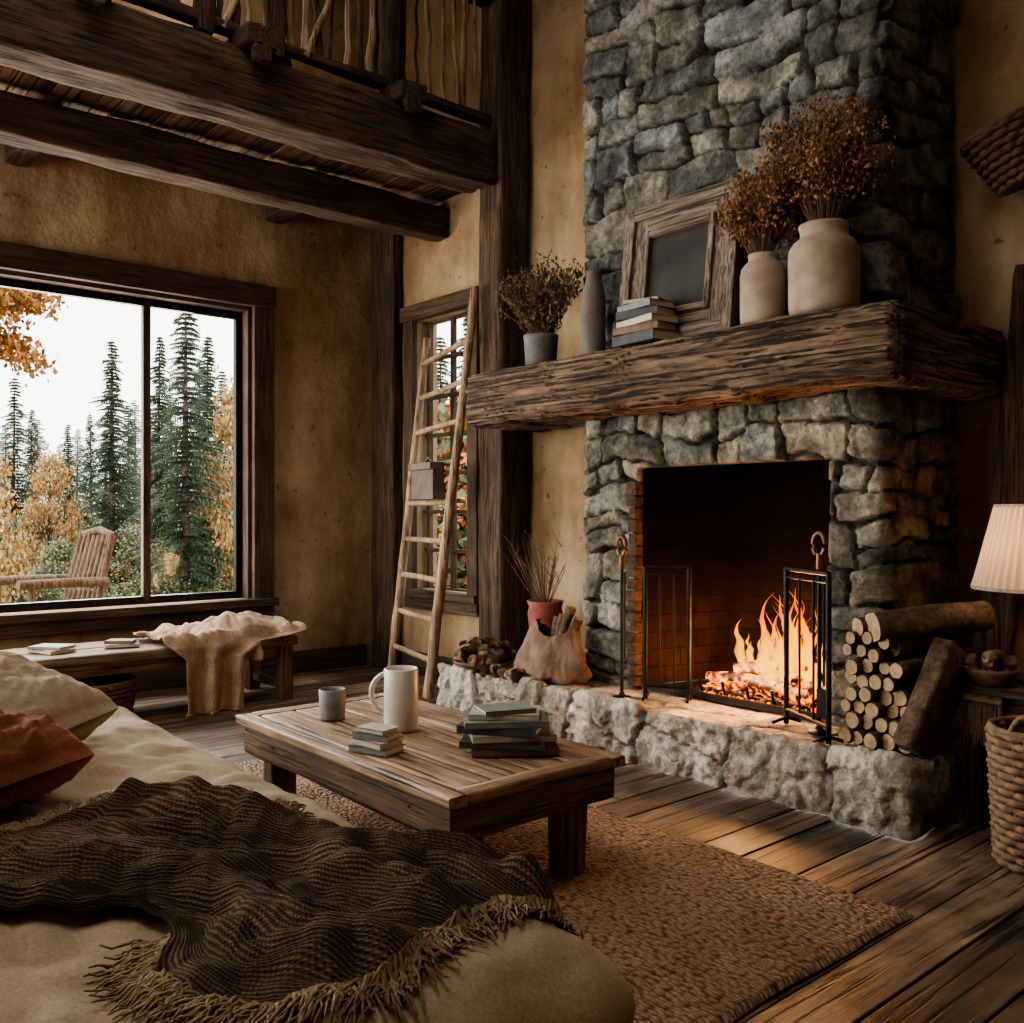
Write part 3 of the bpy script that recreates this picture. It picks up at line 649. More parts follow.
def tool(name,x,y,zt,hook=True):
    mb=MB(); z0=.292
    mb.lathe([(0,0),(.05,0),(.05,.012),(.02,.02),(.009,.04)],(x,y,z0),'iron',20)
    mb.tube([(x,y,z0+.02),(x,y,zt-.12)],.010,'iron',8)
    pts=[(x+.030*math.sin(a),y,zt-.06-.052*math.cos(a)) for a in [.5+(2*math.pi-1.0)*i/14 for i in range(15)]]
    mb.tube(pts,.012,'brass',8); mb.tube([(x,y,zt-.18),(x,y,zt-.10)],[.016,.013],'brass',8)
    mb.tube([(x+.03,y-.01,zt-.2),(x+.03,y-.01,z0+.22)],.006,'iron',6); mb.tube([(x+.03,y,zt-.2),(x,y,zt-.2)],.006,'iron',6)
    if hook: mb.box((x+.03,y-.01,z0+.14),(.07,.012,.13),'iron')
    mb.build(name,bevel=.002)
tool('fireplace_poker_stand',-3.42,3.70,1.17,False)
tool('fireplace_poker_stand',-2.30,3.80,1.21)
# ---------------- firewood ----------------
mb=MB()
for row in range(8):
    for i in range(6):
        r=R.uniform(.029,.040); x=-2.13+ .066*i + (.033 if row%2 else 0)+R.uniform(-.008,.008)
        if x>-1.875+ (.0 if row>2 else .03): continue
        z0_=.333+row*.060
        if row>=6 and i>2: continue
        yf=3.74+R.uniform(-.045,.03); yb=3.93 if x<-2.02 else 4.2
        zj=z0_+R.uniform(-.007,.007)
        mb.tube([(x,yf,zj),(x+.002,yf+.01,zj),(x+.004,(yf+yb)/2,zj+.003),(x,yb,zj)],[r*.88,r,r*1.02,r],'bark',12,cap='logend',nz=.16)
for (p,q,r) in [((-2.00,3.72,.81),(-1.72,4.16,.85),.062),((-1.96,3.80,.73),(-1.82,4.2,.75),.052),((-2.08,3.74,.80),(-1.98,3.93,.80),.04)]:
    mb.tube([p,((p[0]+q[0])/2,(p[1]+q[1])/2,(p[2]+q[2])/2+.005),q],[r,r*1.05,r],'bark',16,cap='logend',nz=.15)
mb.build('firewood_stack')
mb=MB(); mb.beam((-1.835,3.74,.30),(-1.77,3.96,.72),.10,.26,'bark',.022,16,6)
mb.build('split_log')
# ---------------- ladder ----------------
mb=MB()
la,lb=Vector((-6.04,3.93,0)),Vector((-5.97,4.22,2.66)); ra,rb=Vector((-5.32,3.77,0)),Vector((-5.00,3.94,2.84))
for (a,b) in ((la,lb),(ra,rb)):
    pts=[a.lerp(b,t/12)+Vector((R.uniform(-.006,.006),R.uniform(-.004,.004),0)) for t in range(13)]
    mb.tube(pts,[.038-.010*t/12 for t in range(13)],'ladder',12,nz=.15)
for i in range(9):
    t=.10+i*.103; t2=.09+i*.098
    p=la.lerp(lb,t); q=ra.lerp(rb,t2); e=(q-p).normalized()*.03
    mb.tube([p-e,p.lerp(q,.5)+Vector((0,0,R.uniform(-.008,.008))),q+e],.021,'ladder',8,nz=.2)
mb.build('wooden_ladder')
mb=MB(); c=la.lerp(lb,.1+4*.103).lerp(ra.lerp(rb,.09+4*.098),.66)
mb.box((c.x,c.y-.07,c.z+.15),(.40,.09,.26),'satchel',(0,0,-.22)); mb.box((c.x-.01,c.y-.085,c.z+.255),(.42,.10,.05),'satchel',(0,0,-.22)); mb.tube([(c.x-.1,c.y-.04,c.z+.27),(c.x,c.y-.06,c.z+.32),(c.x+.1,c.y-.08,c.z+.27)],.01,'satchel'); mb.build('leather_satchel',bevel=.015)
# ---------------- window bench ----------------
mb=MB()
mb.beam((-6.02,-1.6,.405),(-6.02,3.06,.405),.30,.065,'bench',.008,60,6); mb.beam((-6.33,-1.6,.405),(-6.33,3.04,.405),.30,.065,'bench',.008,60,6)
for y in (2.98,.9,-1.4):
    for x in (-5.93,-6.42): mb.beam((x,y,0),(x,y,.38),.09,.09,'tableleg',.008,8,4)
    mb.beam((-5.97,y,.10),(-6.40,y,.10),.05,.06,'bench',.004,5,3); mb.beam((-5.97,y,.34),(-6.40,y,.34),.05,.07,'bench',.004,5,3)
mb.bx(-5.96,-5.92,-1.4,2.98,.30,.37,'bench'); mb.bx(-6.44,-6.40,-1.4,2.98,.30,.37,'bench')
mb.build('window_bench')
mb=MB()
def clothfn(u,v):
    yt=2.12+1.0*u; s=v*1.10
    wob=.05*N(u*5,v*4,2)
    if s<.56: x=-6.42+s; z=.452+ .04*(N(u*6+1,v*5,0)+.5)+.10*math.exp(-((u-.60)/.32)**2)*math.exp(-((s-.30)/.22)**2)+.055*abs(N(u*7+v*3,v*4,4))+.02*abs(N(u*18,v*10,1)); y=yt+wob
    else:
        d=s-.56; k=min(1,d/.12); y=(yt*(1-k)+(2.24+.50*u)*k)+wob*.4
        x=-5.86+.045*min(1,d/.05)+(.032*math.sin(u*19+1.5*v)+.025*N(u*8,v*2,7))*k+.02; z=.47-.80*d-.02*k
        if u>.80: z=max(z,.47-.30*d)
    return (x,y,z+.006)
mb.grid(90,90,clothfn,'throw')
for i in range(70):
    u=i/69*.79; x,y,z=clothfn(u,1.0); mb.tube([(x,y,z),(x+.006,y+R.uniform(-.010,.010),max(.005,z-.06))],.0035,'throw',4)
mb.build('draped_throw',solid=.010)
stack('bench_book_stack',-6.15,1.55,.442,[(.24,.17,.02,.3,'bk4',0,0),(.22,.16,.018,.7,'bk2',.0,.0)])
stack('bench_book_stack',-6.12,1.95,.442,[(.2,.15,.02,1.3,'bk4',0,0),(.17,.12,.02,.9,'bk3',.0,.0)])
def basket(name,c,r0,r1,h,mat,rows=10,sx=1.0,rimr=.014,handle=False,seg=28):
    mb=MB()
    for k in range(seg):
        a=2*math.pi*k/seg; mb.tube([(c[0]+r0*sx*math.cos(a),c[1]+r0*math.sin(a),c[2]+.005),(c[0]+r1*sx*math.cos(a),c[1]+r1*math.sin(a),c[2]+h)],.006,mat,5)
    n=seg*4
    for j in range(rows):
        t=(j+.5)/rows; rr=r0+(r1-r0)*t; hh=h/rows*.55
        pts=[]
        for q in range(n+1):
            a=2*math.pi*q/n; wv=.007*math.cos(a*seg/2+math.pi*j); pts.append((c[0]+(rr+wv)*sx*math.cos(a),c[1]+(rr+wv)*math.sin(a),c[2]+t*h))
        mb.tube(pts,hh*.9,mat,6)
    pts=[(c[0]+r1*sx*math.cos(2*math.pi*q/48),c[1]+r1*math.sin(2*math.pi*q/48),c[2]+h) for q in range(49)]
    mb.tube(pts,rimr,mat,8)
    mb.lathe([(0,.008),(r0*sx,.008)],c,mat,24)
    if handle:
        for sgn in (-1,1):
            pts=[(c[0]+r1*sx*math.cos(sgn*1.57+q*.1-.3),c[1]+r1*math.sin(sgn*1.57+q*.1-.3),c[2]+h+.07*math.sin(math.pi*q/6)) for q in range(7)]
            mb.tube(pts,.01,mat,6)
    return mb.build(name)
basket('wicker_basket',(-6.12,1.75,.0),.24,.27,.24,'wickerdk',8)
basket('loft_basket',(-5.22,2.50,3.825),.11,.14,.20,'wickerdk',6)
# ---------------- coffee table ----------------
mb=MB(); x0,x1,y0,y1=-3.79,-2.26,1.68,2.465
yy=y0+.065
mb.beam((x0,y0+.035,.412),(x1,y0+.035,.412),.07,.036,'table',.006,50,5,pw=20)
ws=[.165,.17,.155,.165]
for w in ws: mb.beam((x0+.075,yy+w/2+.006,.413),(x1-.075,yy+w/2+.006,.413),w-.003,.034,'table',.006,50,7,pw=26); yy+=w
mb.beam((x0,y1-.035,.412),(x1,y1-.035,.412),.07,.036,'table',.006,50,5,pw=20)
for x in (x0+.037,x1-.037): mb.beam((x,y0+.07,.413),(x,y1-.07,.413),.074,.035,'tabletopY',.004,24,4,pw=20)
mb.beam((x0+.03,y0+.045,.335),(x1-.03,y0+.045,.335),.035,.125,'tableside',.009,50,6)
mb.beam((x0+.03,y1-.045,.335),(x1-.03,y1-.045,.335),.035,.125,'tableside',.008,40,5)
for x in (x0+.045,x1-.045): mb.beam((x,y0+.03,.335),(x,y1-.03,.335),.035,.125,'tablesideY',.009,24,6)
for x in (x0+.13,x1-.12):
    for y in (y0+.14,y1-.18): mb.beam((x,y,0.014),(x,y,.39),.105,.105,'tableleg',.010,16,6)
for x in (x0+.3,x1-.25): mb.lathe([(0,0),(.008,0),(.006,.004)],(x,y0+.025,.34),'iron',8)
tb=mb.build('coffee_table')
TZ=.434
mb=MB(); c=(-3.09,2.06,TZ); r=.068;h=.245
mb.lathe([(0,0),(r*.93,0),(r,.012),(r,h-.006),(r-.003,h),(r-.008,h-.003),(r-.009,.02),(0,.018)],c,'mug',48)
hd=Vector((-CS,-SN,0))
pts=[]
for i in range(17):
    a=-1.25+2.5*i/16; pts.append(Vector(c)+hd*(r-.032+.082*math.cos(a))+Vector((0,0,h*.60+.080*math.sin(a))))
p0=Vector(c)+hd*(r-.006)+Vector((0,0,h*.60-.085)); p1=Vector(c)+hd*(r-.006)+Vector((0,0,h*.60+.085))
mb.tube([p0]+pts+[p1],.0105,'mug',10); mb.build('coffee_mug')
mb=MB(); c=(-3.44,1.95,TZ); r=.056;h=.125
mb.lathe([(0,0),(r*.88,0),(r*.94,.008),(r,h-.004),(r-.003,h),(r-.007,h-.003),(r-.010,.02),(0,.016)],c,'cup',40); mb.build('ceramic_cup')
stack('small_book_stack',-2.87,1.81,TZ,[(.17,.115,.024,.35,'bk2',0,0),(.155,.115,.022,.15,'bk4',.004,0),(.15,.105,.024,.42,'bk2',0,.004),(.13,.095,.016,.3,'bk4',0,0)])
stack('coffee_table_book_stack',-2.58,2.17,TZ,[(.31,.22,.028,.95,'bk3',.01,.03),(.30,.22,.022,.75,'bk1',0,0),(.30,.21,.022,1.0,'bk4',.01,.02),(.29,.21,.028,.62,'bk1',-.01,0),(.30,.21,.02,.95,'bk2',.0,0),(.25,.18,.02,.8,'bk4',-.01,.01),(.19,.14,.015,1.2,'bk2',0,0)])
# ---------------- rug ----------------
mb=MB(); X0,X1,Y0,Y1=-4.52,-1.43,.35,2.91
def rugf(u,v):
    x=X0+(X1-X0)*u; y=Y0+(Y1-Y0)*v; e=min(u*3.1,v*2.56,(1-u)*3.1,(1-v)*2.56)
    z=.004+.014*min(1,e/.015)+.003*N(x*5,y*5,0)
    return (x+.014*N(y*3,0,1)*(1 if u in(0,1) else .3),y+.016*N(x*3,2,1)*(1 if v in(0,1) else .3),z)
mb.grid(200,170,rugf,'rug'); mb.build('jute_rug')
# ---------------- sofa ----------------
SX0,SX1,SY0,SY1=-4.9,-1.14,-.35,1.27; ST=.53
scx,scy,shx,shy=(SX0+SX1)/2,(SY0+SY1)/2,(SX1-SX0)/2,(SY1-SY0)/2
def und(x,y): return .03*N(x*1.7,y*1.7,3)+.016*N(x*5+y*3,y*4,6)+.024*abs(N(x*7-y*4,y*9+x*2,2))-.008*abs(N(x*14+y*6,y*12,8))
def stop(x,y,r=.12):
    dx=max(0,abs(x-scx)-(shx-r)); dy=max(0,abs(y-scy)-(shy-r)); d=math.hypot(dx,dy)
    base=ST+und(x,y)
    if d<=r: return base-r+math.sqrt(max(0,r*r-d*d))
    return base-r-(d-r)*2.5
mb=MB()
def cushion(x0,x1,y0,y1,z0,z1,r,mat,amp=.012,st=.03):
    cx,cy,cz=(x0+x1)/2,(y0+y1)/2,(z0+z1)/2; hx,hy,hz=(x1-x0)/2,(y1-y0)/2,(z1-z0)/2
    def mp(p):
        q=Vector((max(-hx+r,min(hx-r,p[0])),max(-hy+r,min(hy-r,p[1])),max(-hz+r,min(hz-r,p[2]))))
        n=Vector(p)-q; n.normalize()
        o=q+n*r; w=Vector((cx,cy,cz))+o
        side=1-abs(n.z); tz=(p[2]/hz)
        bul=.035*(1-tz*tz)*side
        wr=amp*(N(w.x*2.2,w.y*2.2,w.z*4)+.8*max(0,N(w.x*6+w.y*2,w.y*5,w.z*9))+.35*N(w.x*14,w.y*12,w.z*14))
        return w+n*(bul+wr*side)+Vector((0,0,und(w.x,w.y)*max(0,n.z)))
    def face(f,a,b): mb.grid(max(4,int(a/st)),max(4,int(b/st)),f,mat)
    face(lambda u,v:mp((-hx+2*hx*u,-hy+2*hy*v,hz)),2*hx,2*hy)
    face(lambda u,v:mp((-hx+2*hx*u,hy,hz-2*hz*v)),2*hx,2*hz)
    face(lambda u,v:mp((-hx+2*hx*u,-hy,-hz+2*hz*v)),2*hx,2*hz)
    face(lambda u,v:mp((hx,-hy+2*hy*u,-hz+2*hz*v)),2*hy,2*hz)
    face(lambda u,v:mp((-hx,-hy+2*hy*u,hz-2*hz*v)),2*hy,2*hz)
cushion(SX0,SX1,SY0,SY1,.17,ST,.12,'sofa',.026,.018)
cushion(SX0+.02,SX1-.03,SY0,SY1-.03,.03,.25,.06,'sofa',.008,.04)
pp=[]
for t in range(0,60): pp.append((SX1+.036+.004*N(t*.3,0,0),SY0+.1+(SY1-SY0-.2)*t/59,.36+.01*N(t*.2,3,0)))
mb.tube(pp,.009,'sofa',6)
pp=[(SX1-.1-(SX1-SX0-.2)*t/79,SY1+.035+.004*N(t*.3,8,0),.36) for t in range(80)]; mb.tube(pp,.007,'sofa',6)
cushion(SX0,-2.9,-.75,-.25,.17,.86,.12,'sofa',.02,.05)
so=mb.build('sofa',origin=(-3,.4,0))
so.modifiers.new('weld','WELD').merge_threshold=.0008
def pillow(name,c,w,h,t,rot,mat,seed):
    mb=MB(); mt=Matrix.Translation(c)@Euler(rot).to_matrix().to_4x4()
    for sgn in (1,-1):
        def f(u,v):
            a=2*u-1;b=2*v-1; k=((1-a**4)*(1-b**4)); k=max(0,k)**.45
            pin=1-.07*(1-abs(a*b))*(a*a+b*b)/2
            wr=.022*N(a*2.3+seed,b*2.3,seed)+.030*abs(N(a*5+b*2+seed,b*5,seed*2))+.010*N(a*10,b*10,seed)
            return mt@Vector((a*w/2*pin,b*h/2*pin,sgn*(t/2*k*(1+.2*N(a,b,seed*3))+wr*k)))
        mb.grid(50,50,f,mat)
    o=mb.build(name); o.modifiers.new('weld','WELD').merge_threshold=.001; return o
pillow('cream_pillow',(-3.32,.62,.665),.60,.56,.24,(.16,.20,.5),'cushion',3.1)
pillow('cream_pillow',(-3.2,.10,.76),.62,.55,.24,(.7,.1,.3),'cushion',5.7)
pillow('rust_pillow',(-2.73,.49,.650),.44,.40,.19,(.06,.06,.45),'rust',8.2)
# knit blanket
A=Vector((-2.30,.02,0));B=Vector((-2.48,.88,0));C_=Vector((-1.34,1.36,0));D_=Vector((-1.32,.66,0))
mb=MB(); NU,NV=360,300
def blk(u,v):
    p=(A*(1-u)+D_*u)*(1-v)+(B*(1-u)+C_*u)*v
    p+=Vector((.06*N(u*3,v*3,1)+.025*N(u*8,v*8,2),.06*N(u*3,v*2,5)+.025*N(u*9,v*6,8),0))
    p.y+= .17*math.exp(-((u-.60)/.20)**2)*(1-v)**2 -.03*math.sin(u*9)*(1-v)
    p.x+= .05*math.sin(v*8)*u
    q=v*7.5+1.7*N(u*1.3,v*1.0,7)+u*2.0
    s1=.5+.5*math.sin(q*2.2); s1=s1**1.8
    fold=.058*s1*(.5+.5*max(0,N(u*2.0,v*2.0,9)+.35))+.034*abs(N(u*3.5,v*12,4))+.012*N(u*8,v*13,2)+.020*abs(N(u*6+v*5,v*6,14))
    fold+=.060*math.exp(-((v-.92)/.10)**2)*(.3+.7*u)
    hem=min(1,min(v,1-v)*12,(1-u)*12+.25,u*12+.3)
    z=stop(p.x,min(p.y,SY1+.03))
    over=max(0,p.y-(SY1-.03))
    return (p.x,p.y,z+.016+fold*(.25+.75*hem)-over*.15)
mb.grid(NU,NV,blk,'knit')
uvs=np.array([(i/NU,j/NV) for i in range(NU+1) for j in range(NV+1)],dtype=np.float32)
def strand(x,y,z,dx,dy,L,r=.0030,mat='fringe'):
    pts=[];px,py,pz=x,y,z
    for i in range(5):
        px+=dx*L/4*R.uniform(.6,1.3)+R.uniform(-.006,.006); py+=dy*L/4*R.uniform(.6,1.3)+R.uniform(-.006,.006)
        zs=stop(px,min(py,SY1+.02))+.010+R.uniform(0,.014)
        pz=max(zs,pz-.022); pts.append((px,py,pz))
    mb.tube([(x,y,z)]+pts,[r*1.3,r*1.2,r,r,r*.8,r*.5],mat,5)
for i in range(150):
    v=i/149; x,y,z=blk(1.0,v)
    for k in range(4): strand(x,y+R.uniform(-.004,.004),z-.003,R.uniform(.1,.7),R.uniform(-.8,.2),R.uniform(.06,.12))
for i in range(120):
    u=.66+.34*i/119; x,y,z=blk(u,0.0)
    for k in range(3): strand(x,y,z-.003,R.uniform(-.3,.5),-R.uniform(.4,.9),R.uniform(.06,.11))
for i in range(110):
    v=.45+.55*i/109; x,y,z=blk(0.0,v)
    for k in range(4): strand(x,y,z-.003,-R.uniform(.3,.9),R.uniform(-.3,.5),R.uniform(.06,.12))
for i in range(110):
    u=.0+.35*i/109; x,y,z=blk(u,1.0)
    for k in range(4): strand(x,y,z-.003,-R.uniform(-.2,.5),R.uniform(.3,.9),R.uniform(.04,.09))
mb.build('knit_throw_blanket',uvs=uvs)
# ---------------- mantel decor ----------------
MZ=2.188
mb=MB()
w,h=.78,.80; lean=math.radians(7)
mt=Matrix.Translation((-3.20,3.85,MZ+.012))@Euler((-lean,0,0)).to_matrix().to_4x4()
def fb(cc,sz,m):
    hx,hy,hz=[q/2 for q in sz]; vs=[mt@(Vector(cc)+Vector((x,y,z))) for x in(-hx,hx) for y in(-hy,hy) for z in(-hz,hz)]
    mb.add(vs,[(0,1,3,2),(4,6,7,5),(0,4,5,1),(2,3,7,6),(0,2,6,4),(1,5,7,3)],m)
for sx_ in (-1,1):
    fb((sx_*(w/2-.035),0,h/2),(.07,.055,h),'frameZ'); fb((sx_*(w/2-.11),.010,h/2),(.09,.03,h-.12),'frameZ'); fb((sx_*(w/2-.17),.0,h/2),(.035,.05,h-.29),'frameZ')
for zc in (0,1):
    z=.035 if zc==0 else h-.035; s_=1 if zc==0 else -1
    fb((0,0,z),(w-.12,.053,.07),'frame'); fb((0,.010,z+s_*.075),(w-.20,.029,.09),'frame'); fb((0,.0,z+s_*.135),(w-.32,.048,.035),'frame')
fb((0,.012,h/2),(w-.32,.012,h-.30),'pic')
mb.build('picture_frame',bevel=.008)
stack('mantel_book_stack',-3.30,3.755,MZ,[(.33,.19,.055,-.12,'bk1',0,0),(.30,.18,.042,.05,'bk3',.0,0),(.31,.18,.036,-.2,'bk4',.01,0),(.27,.17,.045,.1,'bk1',0,0),(.27,.17,.036,-.15,'bk2',0,0),(.2,.13,.02,.3,'bk4',0,0)])
def vase(name,x,y,z,prof,mat):
    mb=MB(); mb.lathe(prof,(x,y,z),mat,48); return mb.build(name)
def plant(mb,x,y,z,n,spread,h,leafm,size,per=22,stemr=.0018,flat=.7,alt='dried2',t0=.45,elong=.6):
    for i in range(n):
        a=R.random()*2*math.pi; rr=spread*math.sqrt(R.random()); H=h*R.uniform(.55,1.0)*(1-.25*rr/spread)
        tip=Vector((x+rr*math.cos(a),min(y+rr*math.sin(a)*flat,y+.08),z+H)); base=Vector((x+.02*math.cos(a),y+.02*math.sin(a),z-.03))
        mid=base.lerp(tip,.5)+Vector((-.02*math.cos(a),0,.05*H))
        pts=[base,base.lerp(mid,.5),mid,mid.lerp(tip,.6),tip]; mb.tube(pts,[stemr*1.3,stemr*1.2,stemr,stemr*.8,stemr*.5],'stem',4)
        for k in range(per):
            t=R.uniform(t0,1.02); q=base.lerp(mid,t*2) if t<.5 else mid.lerp(tip,(t-.5)/.5)
            q=q+Vector((R.gauss(0,.03),R.gauss(0,.02),R.gauss(0,.02)))
            if k%3==0: mb.tube([mid.lerp(tip,max(0,(t-.6)/.6)),q],.0008,'stem',3)
            s=size*R.uniform(.6,1.4); e=Euler((R.random()*6,R.random()*6,R.random()*6)).to_matrix()
            vs=[q+e@Vector(v) for v in ((-s,0,0),(0,-s*elong,s*.3),(s,0,0),(0,s*elong,s*.3))]
            mb.add(vs,[(0,1,2,3)],leafm if R.random()<.7 else alt)
x,y=-2.294,3.83
mb=MB(); mb.lathe([(0,0),(.125,0),(.150,.012),(.156,.04),(.158,.27),(.154,.305),(.135,.335),(.112,.352),(.104,.365),(.106,.39),(.112,.405),(.112,.415),(.100,.415),(.094,.39),(.096,.36),(.13,.30),(.13,.05),(0,.03)],(x,y,MZ),'vase',56)
mb.build('stoneware_vase'); mb=MB(); plant(mb,x,y,MZ+.38,100,.30,.68,'dried',.0105,60); mb.build('dried_flowers')
x,y=-2.597,3.80
mb=MB(); mb.lathe([(0,0),(.09,0),(.105,.012),(.109,.04),(.109,.235),(.103,.27),(.085,.295),(.072,.305),(.069,.32),(.073,.338),(.064,.338),(.060,.31),(.09,.25),(.09,.04),(0,.03)],(x,y,MZ),'vase',48)
mb.build('stoneware_vase'); mb=MB(); plant(mb,x-.01,y,MZ+.30,74,.23,.56,'dried',.0105,48); mb.build('dried_flowers')
x,y=-4.233,3.85
mb=MB(); mb.lathe([(0,0),(.085,0),(.095,.01),(.105,.17),(.108,.18),(.108,.20),(.098,.20),(.094,.17),(0,.16)],(x,y,MZ-.005),'pot',40)
mb.build('plant_pot'); mb=MB(); plant(mb,x,y,MZ+.17,95,.40,.54,'dryleaf',.016,34,flat=.5,alt='dried2',t0=.25,elong=.45); mb.build('dried_plant')
x,y=-3.77,3.84
vase('bottle_vase',x,y,MZ,[(0,0),(.06,0),(.068,.02),(.07,.20),(.068,.33),(.060,.40),(.045,.44),(.042,.48),(.048,.50),(.04,.50),(.034,.47),(0,.46)],'vasedk')
# ---------------- hearth-side items ----------------
def pinecone(mb,c,s,tilt):
    mt=Matrix.Translation(c)@Euler(tilt).to_matrix().to_4x4()
    for j in range(9):
        t=j/8; r=s*(.25+.75*math.sin(math.pi*(t*.8+.15)))*.5; z=(t-.5)*s*1.3
        for k in range(9):
            a=2*math.pi*(k/9+j*.13); o=Vector((math.cos(a),math.sin(a),0)); tn=Vector((-math.sin(a),math.cos(a),0))
            p=o*r+Vector((0,0,z+.06*s)); q=o*(r*.3)+Vector((0,0,z-.08*s)); w=s*.17
            vs=[mt@v for v in (q-tn*w*.5,q+tn*w*.5,p+tn*w,p+o*s*.05,p-tn*w)]
            mb.add(vs,[(0,1,2,3,4)],'cone')
mb=MB(); c=(-4.66,3.74,.29)
mb.lathe([(0,.0),(.12,.0),(.19,.035),(.20,.06),(.185,.055),(.12,.02),(0,.02)],c,'wickerdk',32)
for i in range(52):
    a=R.random()*6.28; r=.18*math.sqrt(R.random()); pinecone(mb,(c[0]+r*math.cos(a),c[1]+r*math.sin(a),c[2]+.07+.10*(1-(r/.18)**2)+R.uniform(-.01,.01)),.072,(R.random()*3,R.random()*3,0))
mb.build('pinecone_bowl')
mb=MB(); c=(-4.40,4.04,.287)
mb.lathe([(0,0),(.075,0),(.085,.02),(.10,.22),(.115,.36),(.105,.40),(.12,.44),(.105,.44),(.09,.40),(.07,.05),(0,.03)],c,'redpot',32)
mb.build('red_clay_vase')
mb=MB()
for i in range(30):
    a=R.random()*6.28; L=R.uniform(.25,.55); t=R.uniform(.15,.6); y_=-abs(math.sin(a))
    b0_=Vector((c[0],c[1],c[2]+.36)); m=b0_+Vector((math.cos(a)*t*.3,y_*t*.2,L*.5)); e=b0_+Vector((math.cos(a)*t*.6,y_*t*.35,L))
    mb.tube([b0_,m,e],[.004,.003,.0015],'stem',5)
    for k in range(3):
        q=m.lerp(e,R.random()); mb.tube([q,q+Vector((R.uniform(-.08,.08),R.uniform(-.05,.02),R.uniform(.03,.1)))],[.002,.001],'stem',4)
mb.build('dry_twigs')
mb=MB(); c=(-4.10,3.80,.285)
def sackf(u,v):
    a=2*math.pi*u; t=v; r=.235*(1-.45*t**1.4)*(1-.25*max(0,(.12-t))/.12)
    r*=1+.32*N(math.cos(a)*1.5+4,math.sin(a)*1.5,t*2)+.16*abs(N(math.cos(a)*4,math.sin(a)*4,t*3))+.06*math.sin(a*5+t*6)
    z=.32*t+.05*math.sin(a*2+1)*t+.03*N(math.cos(a)*2,math.sin(a)*2,t*3)
    return (c[0]+1.1*r*math.cos(a)+.05*t,c[1]+.60*r*math.sin(a),c[2]+z)
mb.grid(110,36,sackf,'sack'); mb.lathe([(0,.004),(.17,.004)],c,'sack',20)
mb.build('suede_log_sack')
mb=MB()
for i,(dx,dz,l) in enumerate([(.03,.0,.40),(.07,.03,.42),(.11,.01,.38),(.0,.02,.36)]):
    mb.tube([(c[0]+dx*.6,c[1]-.01,c[2]+.05),(c[0]+dx*1.5+.06,c[1]+.02,c[2]+l+dz)],.032,'bark',10,cap='logend',nz=.15)
mb.build('kindling_bundle')
mb=MB()
for i in range(14): pinecone(mb,(-4.46+R.uniform(-.05,.30),3.64+R.uniform(-.02,.04),.315),.07,(R.random()*3,R.random()*3,0))
mb.build('loose_pinecones')
# ---------------- right side ----------------
mb=MB(); tx0,tx1,ty0,ty1=-1.72,-1.16,3.93,4.42
mb.beam((tx0,(ty0+ty1)/2,.565),(tx1,(ty0+ty1)/2,.565),ty1-ty0,.04,'beamX',.006,16,8,pw=16)
for x in (tx0+.04,tx1-.04):
    for y in (ty0+.04,ty1-.04): mb.beam((x,y,0),(x,y,.55),.055,.055,'beamZ',.006,10,4)
mb.bx(tx0+.04,tx1-.04,ty0+.03,ty0+.05,.46,.545,'beamX'); mb.bx(tx0+.03,tx0+.05,ty0+.04,ty1-.04,.46,.545,'beamX'); mb.bx(tx0+.04,tx1-.04,ty0+.04,ty1-.04,.14,.165,'beamX')
mb.build('side_table')
basket('wicker_log_basket',(-1.325,3.70,.0),.150,.175,.50,'wicker',17,handle=True,rimr=.012)
mb=MB(); lc=(-1.50,4.17,.585)
mb.lathe([(0,0),(.09,0),(.095,.02),(.03,.04),(.025,.10),(.05,.16),(.06,.22),(.035,.30),(.015,.34),(.012,.44),(0,.44)],lc,'vasedk',32)
lamp=mb.build('table_lamp')
mb=MB()
mb.lathe([(.262,.395),(.258,.40),(.175,.735),(.172,.74)],lc,'shade',360,rf=lambda a,z:1+.022*math.sin(a*46))
mb.lathe([(.264,.390),(.266,.405)],lc,'vase',60); mb.lathe([(.177,.732),(.177,.745)],lc,'vase',60)
mb.build('lampshade',parent=lamp)
light('POINT','bulb',(lc[0],lc[1],lc[2]+.56),4.6,(1,.66,.38),.04,lamp)
mb=MB(); c=(-1.63,4.00,.586); mb.lathe([(0,0),(.07,0),(.10,.05),(.105,.07),(.095,.065),(.07,.012),(0,.012)],(c[0],c[1],c[2]),'wickerdk',24)
for i in range(16):
    a=R.random()*6.28; r=.07*math.sqrt(R.random()); pinecone(mb,(c[0]+r*math.cos(a),c[1]+r*math.sin(a),c[2]+.08+R.uniform(0,.04)),.055,(R.random()*3,R.random()*3,0))
mb.build('pinecone_dish')
mb=MB()
for i in range(40):
    y=3.93-.008; x=-1.70+.005*i*.7+R.uniform(-.003,.003); mb.tube([(x,y,.55),(x+R.uniform(-.01,.01),y-.012,.45),(x+R.uniform(-.02,.02),y-.015,.36+R.uniform(-.03,.03))],.003,'stem',4)
mb.tube([(-1.71,3.915,.53),(-1.55,3.905,.53)],.012,'stem',6)
mb.build('hanging_tassel')
mb=MB(); mb.beam((-1.93,4.60,0),(-1.70,4.66,2.45),.17,.07,'beamZ',.012,50,5); mb.beam((-1.66,4.6,0),(-1.58,4.66,2.6),.12,.06,'beamZ',.012,50,5); mb.build('leaning_timber_plank')
wb=basket('wall_basket',(-1.70,4.54,2.80),.10,.16,.28,'wickerdk',8); wb.rotation_euler=(.25,-.35,0)
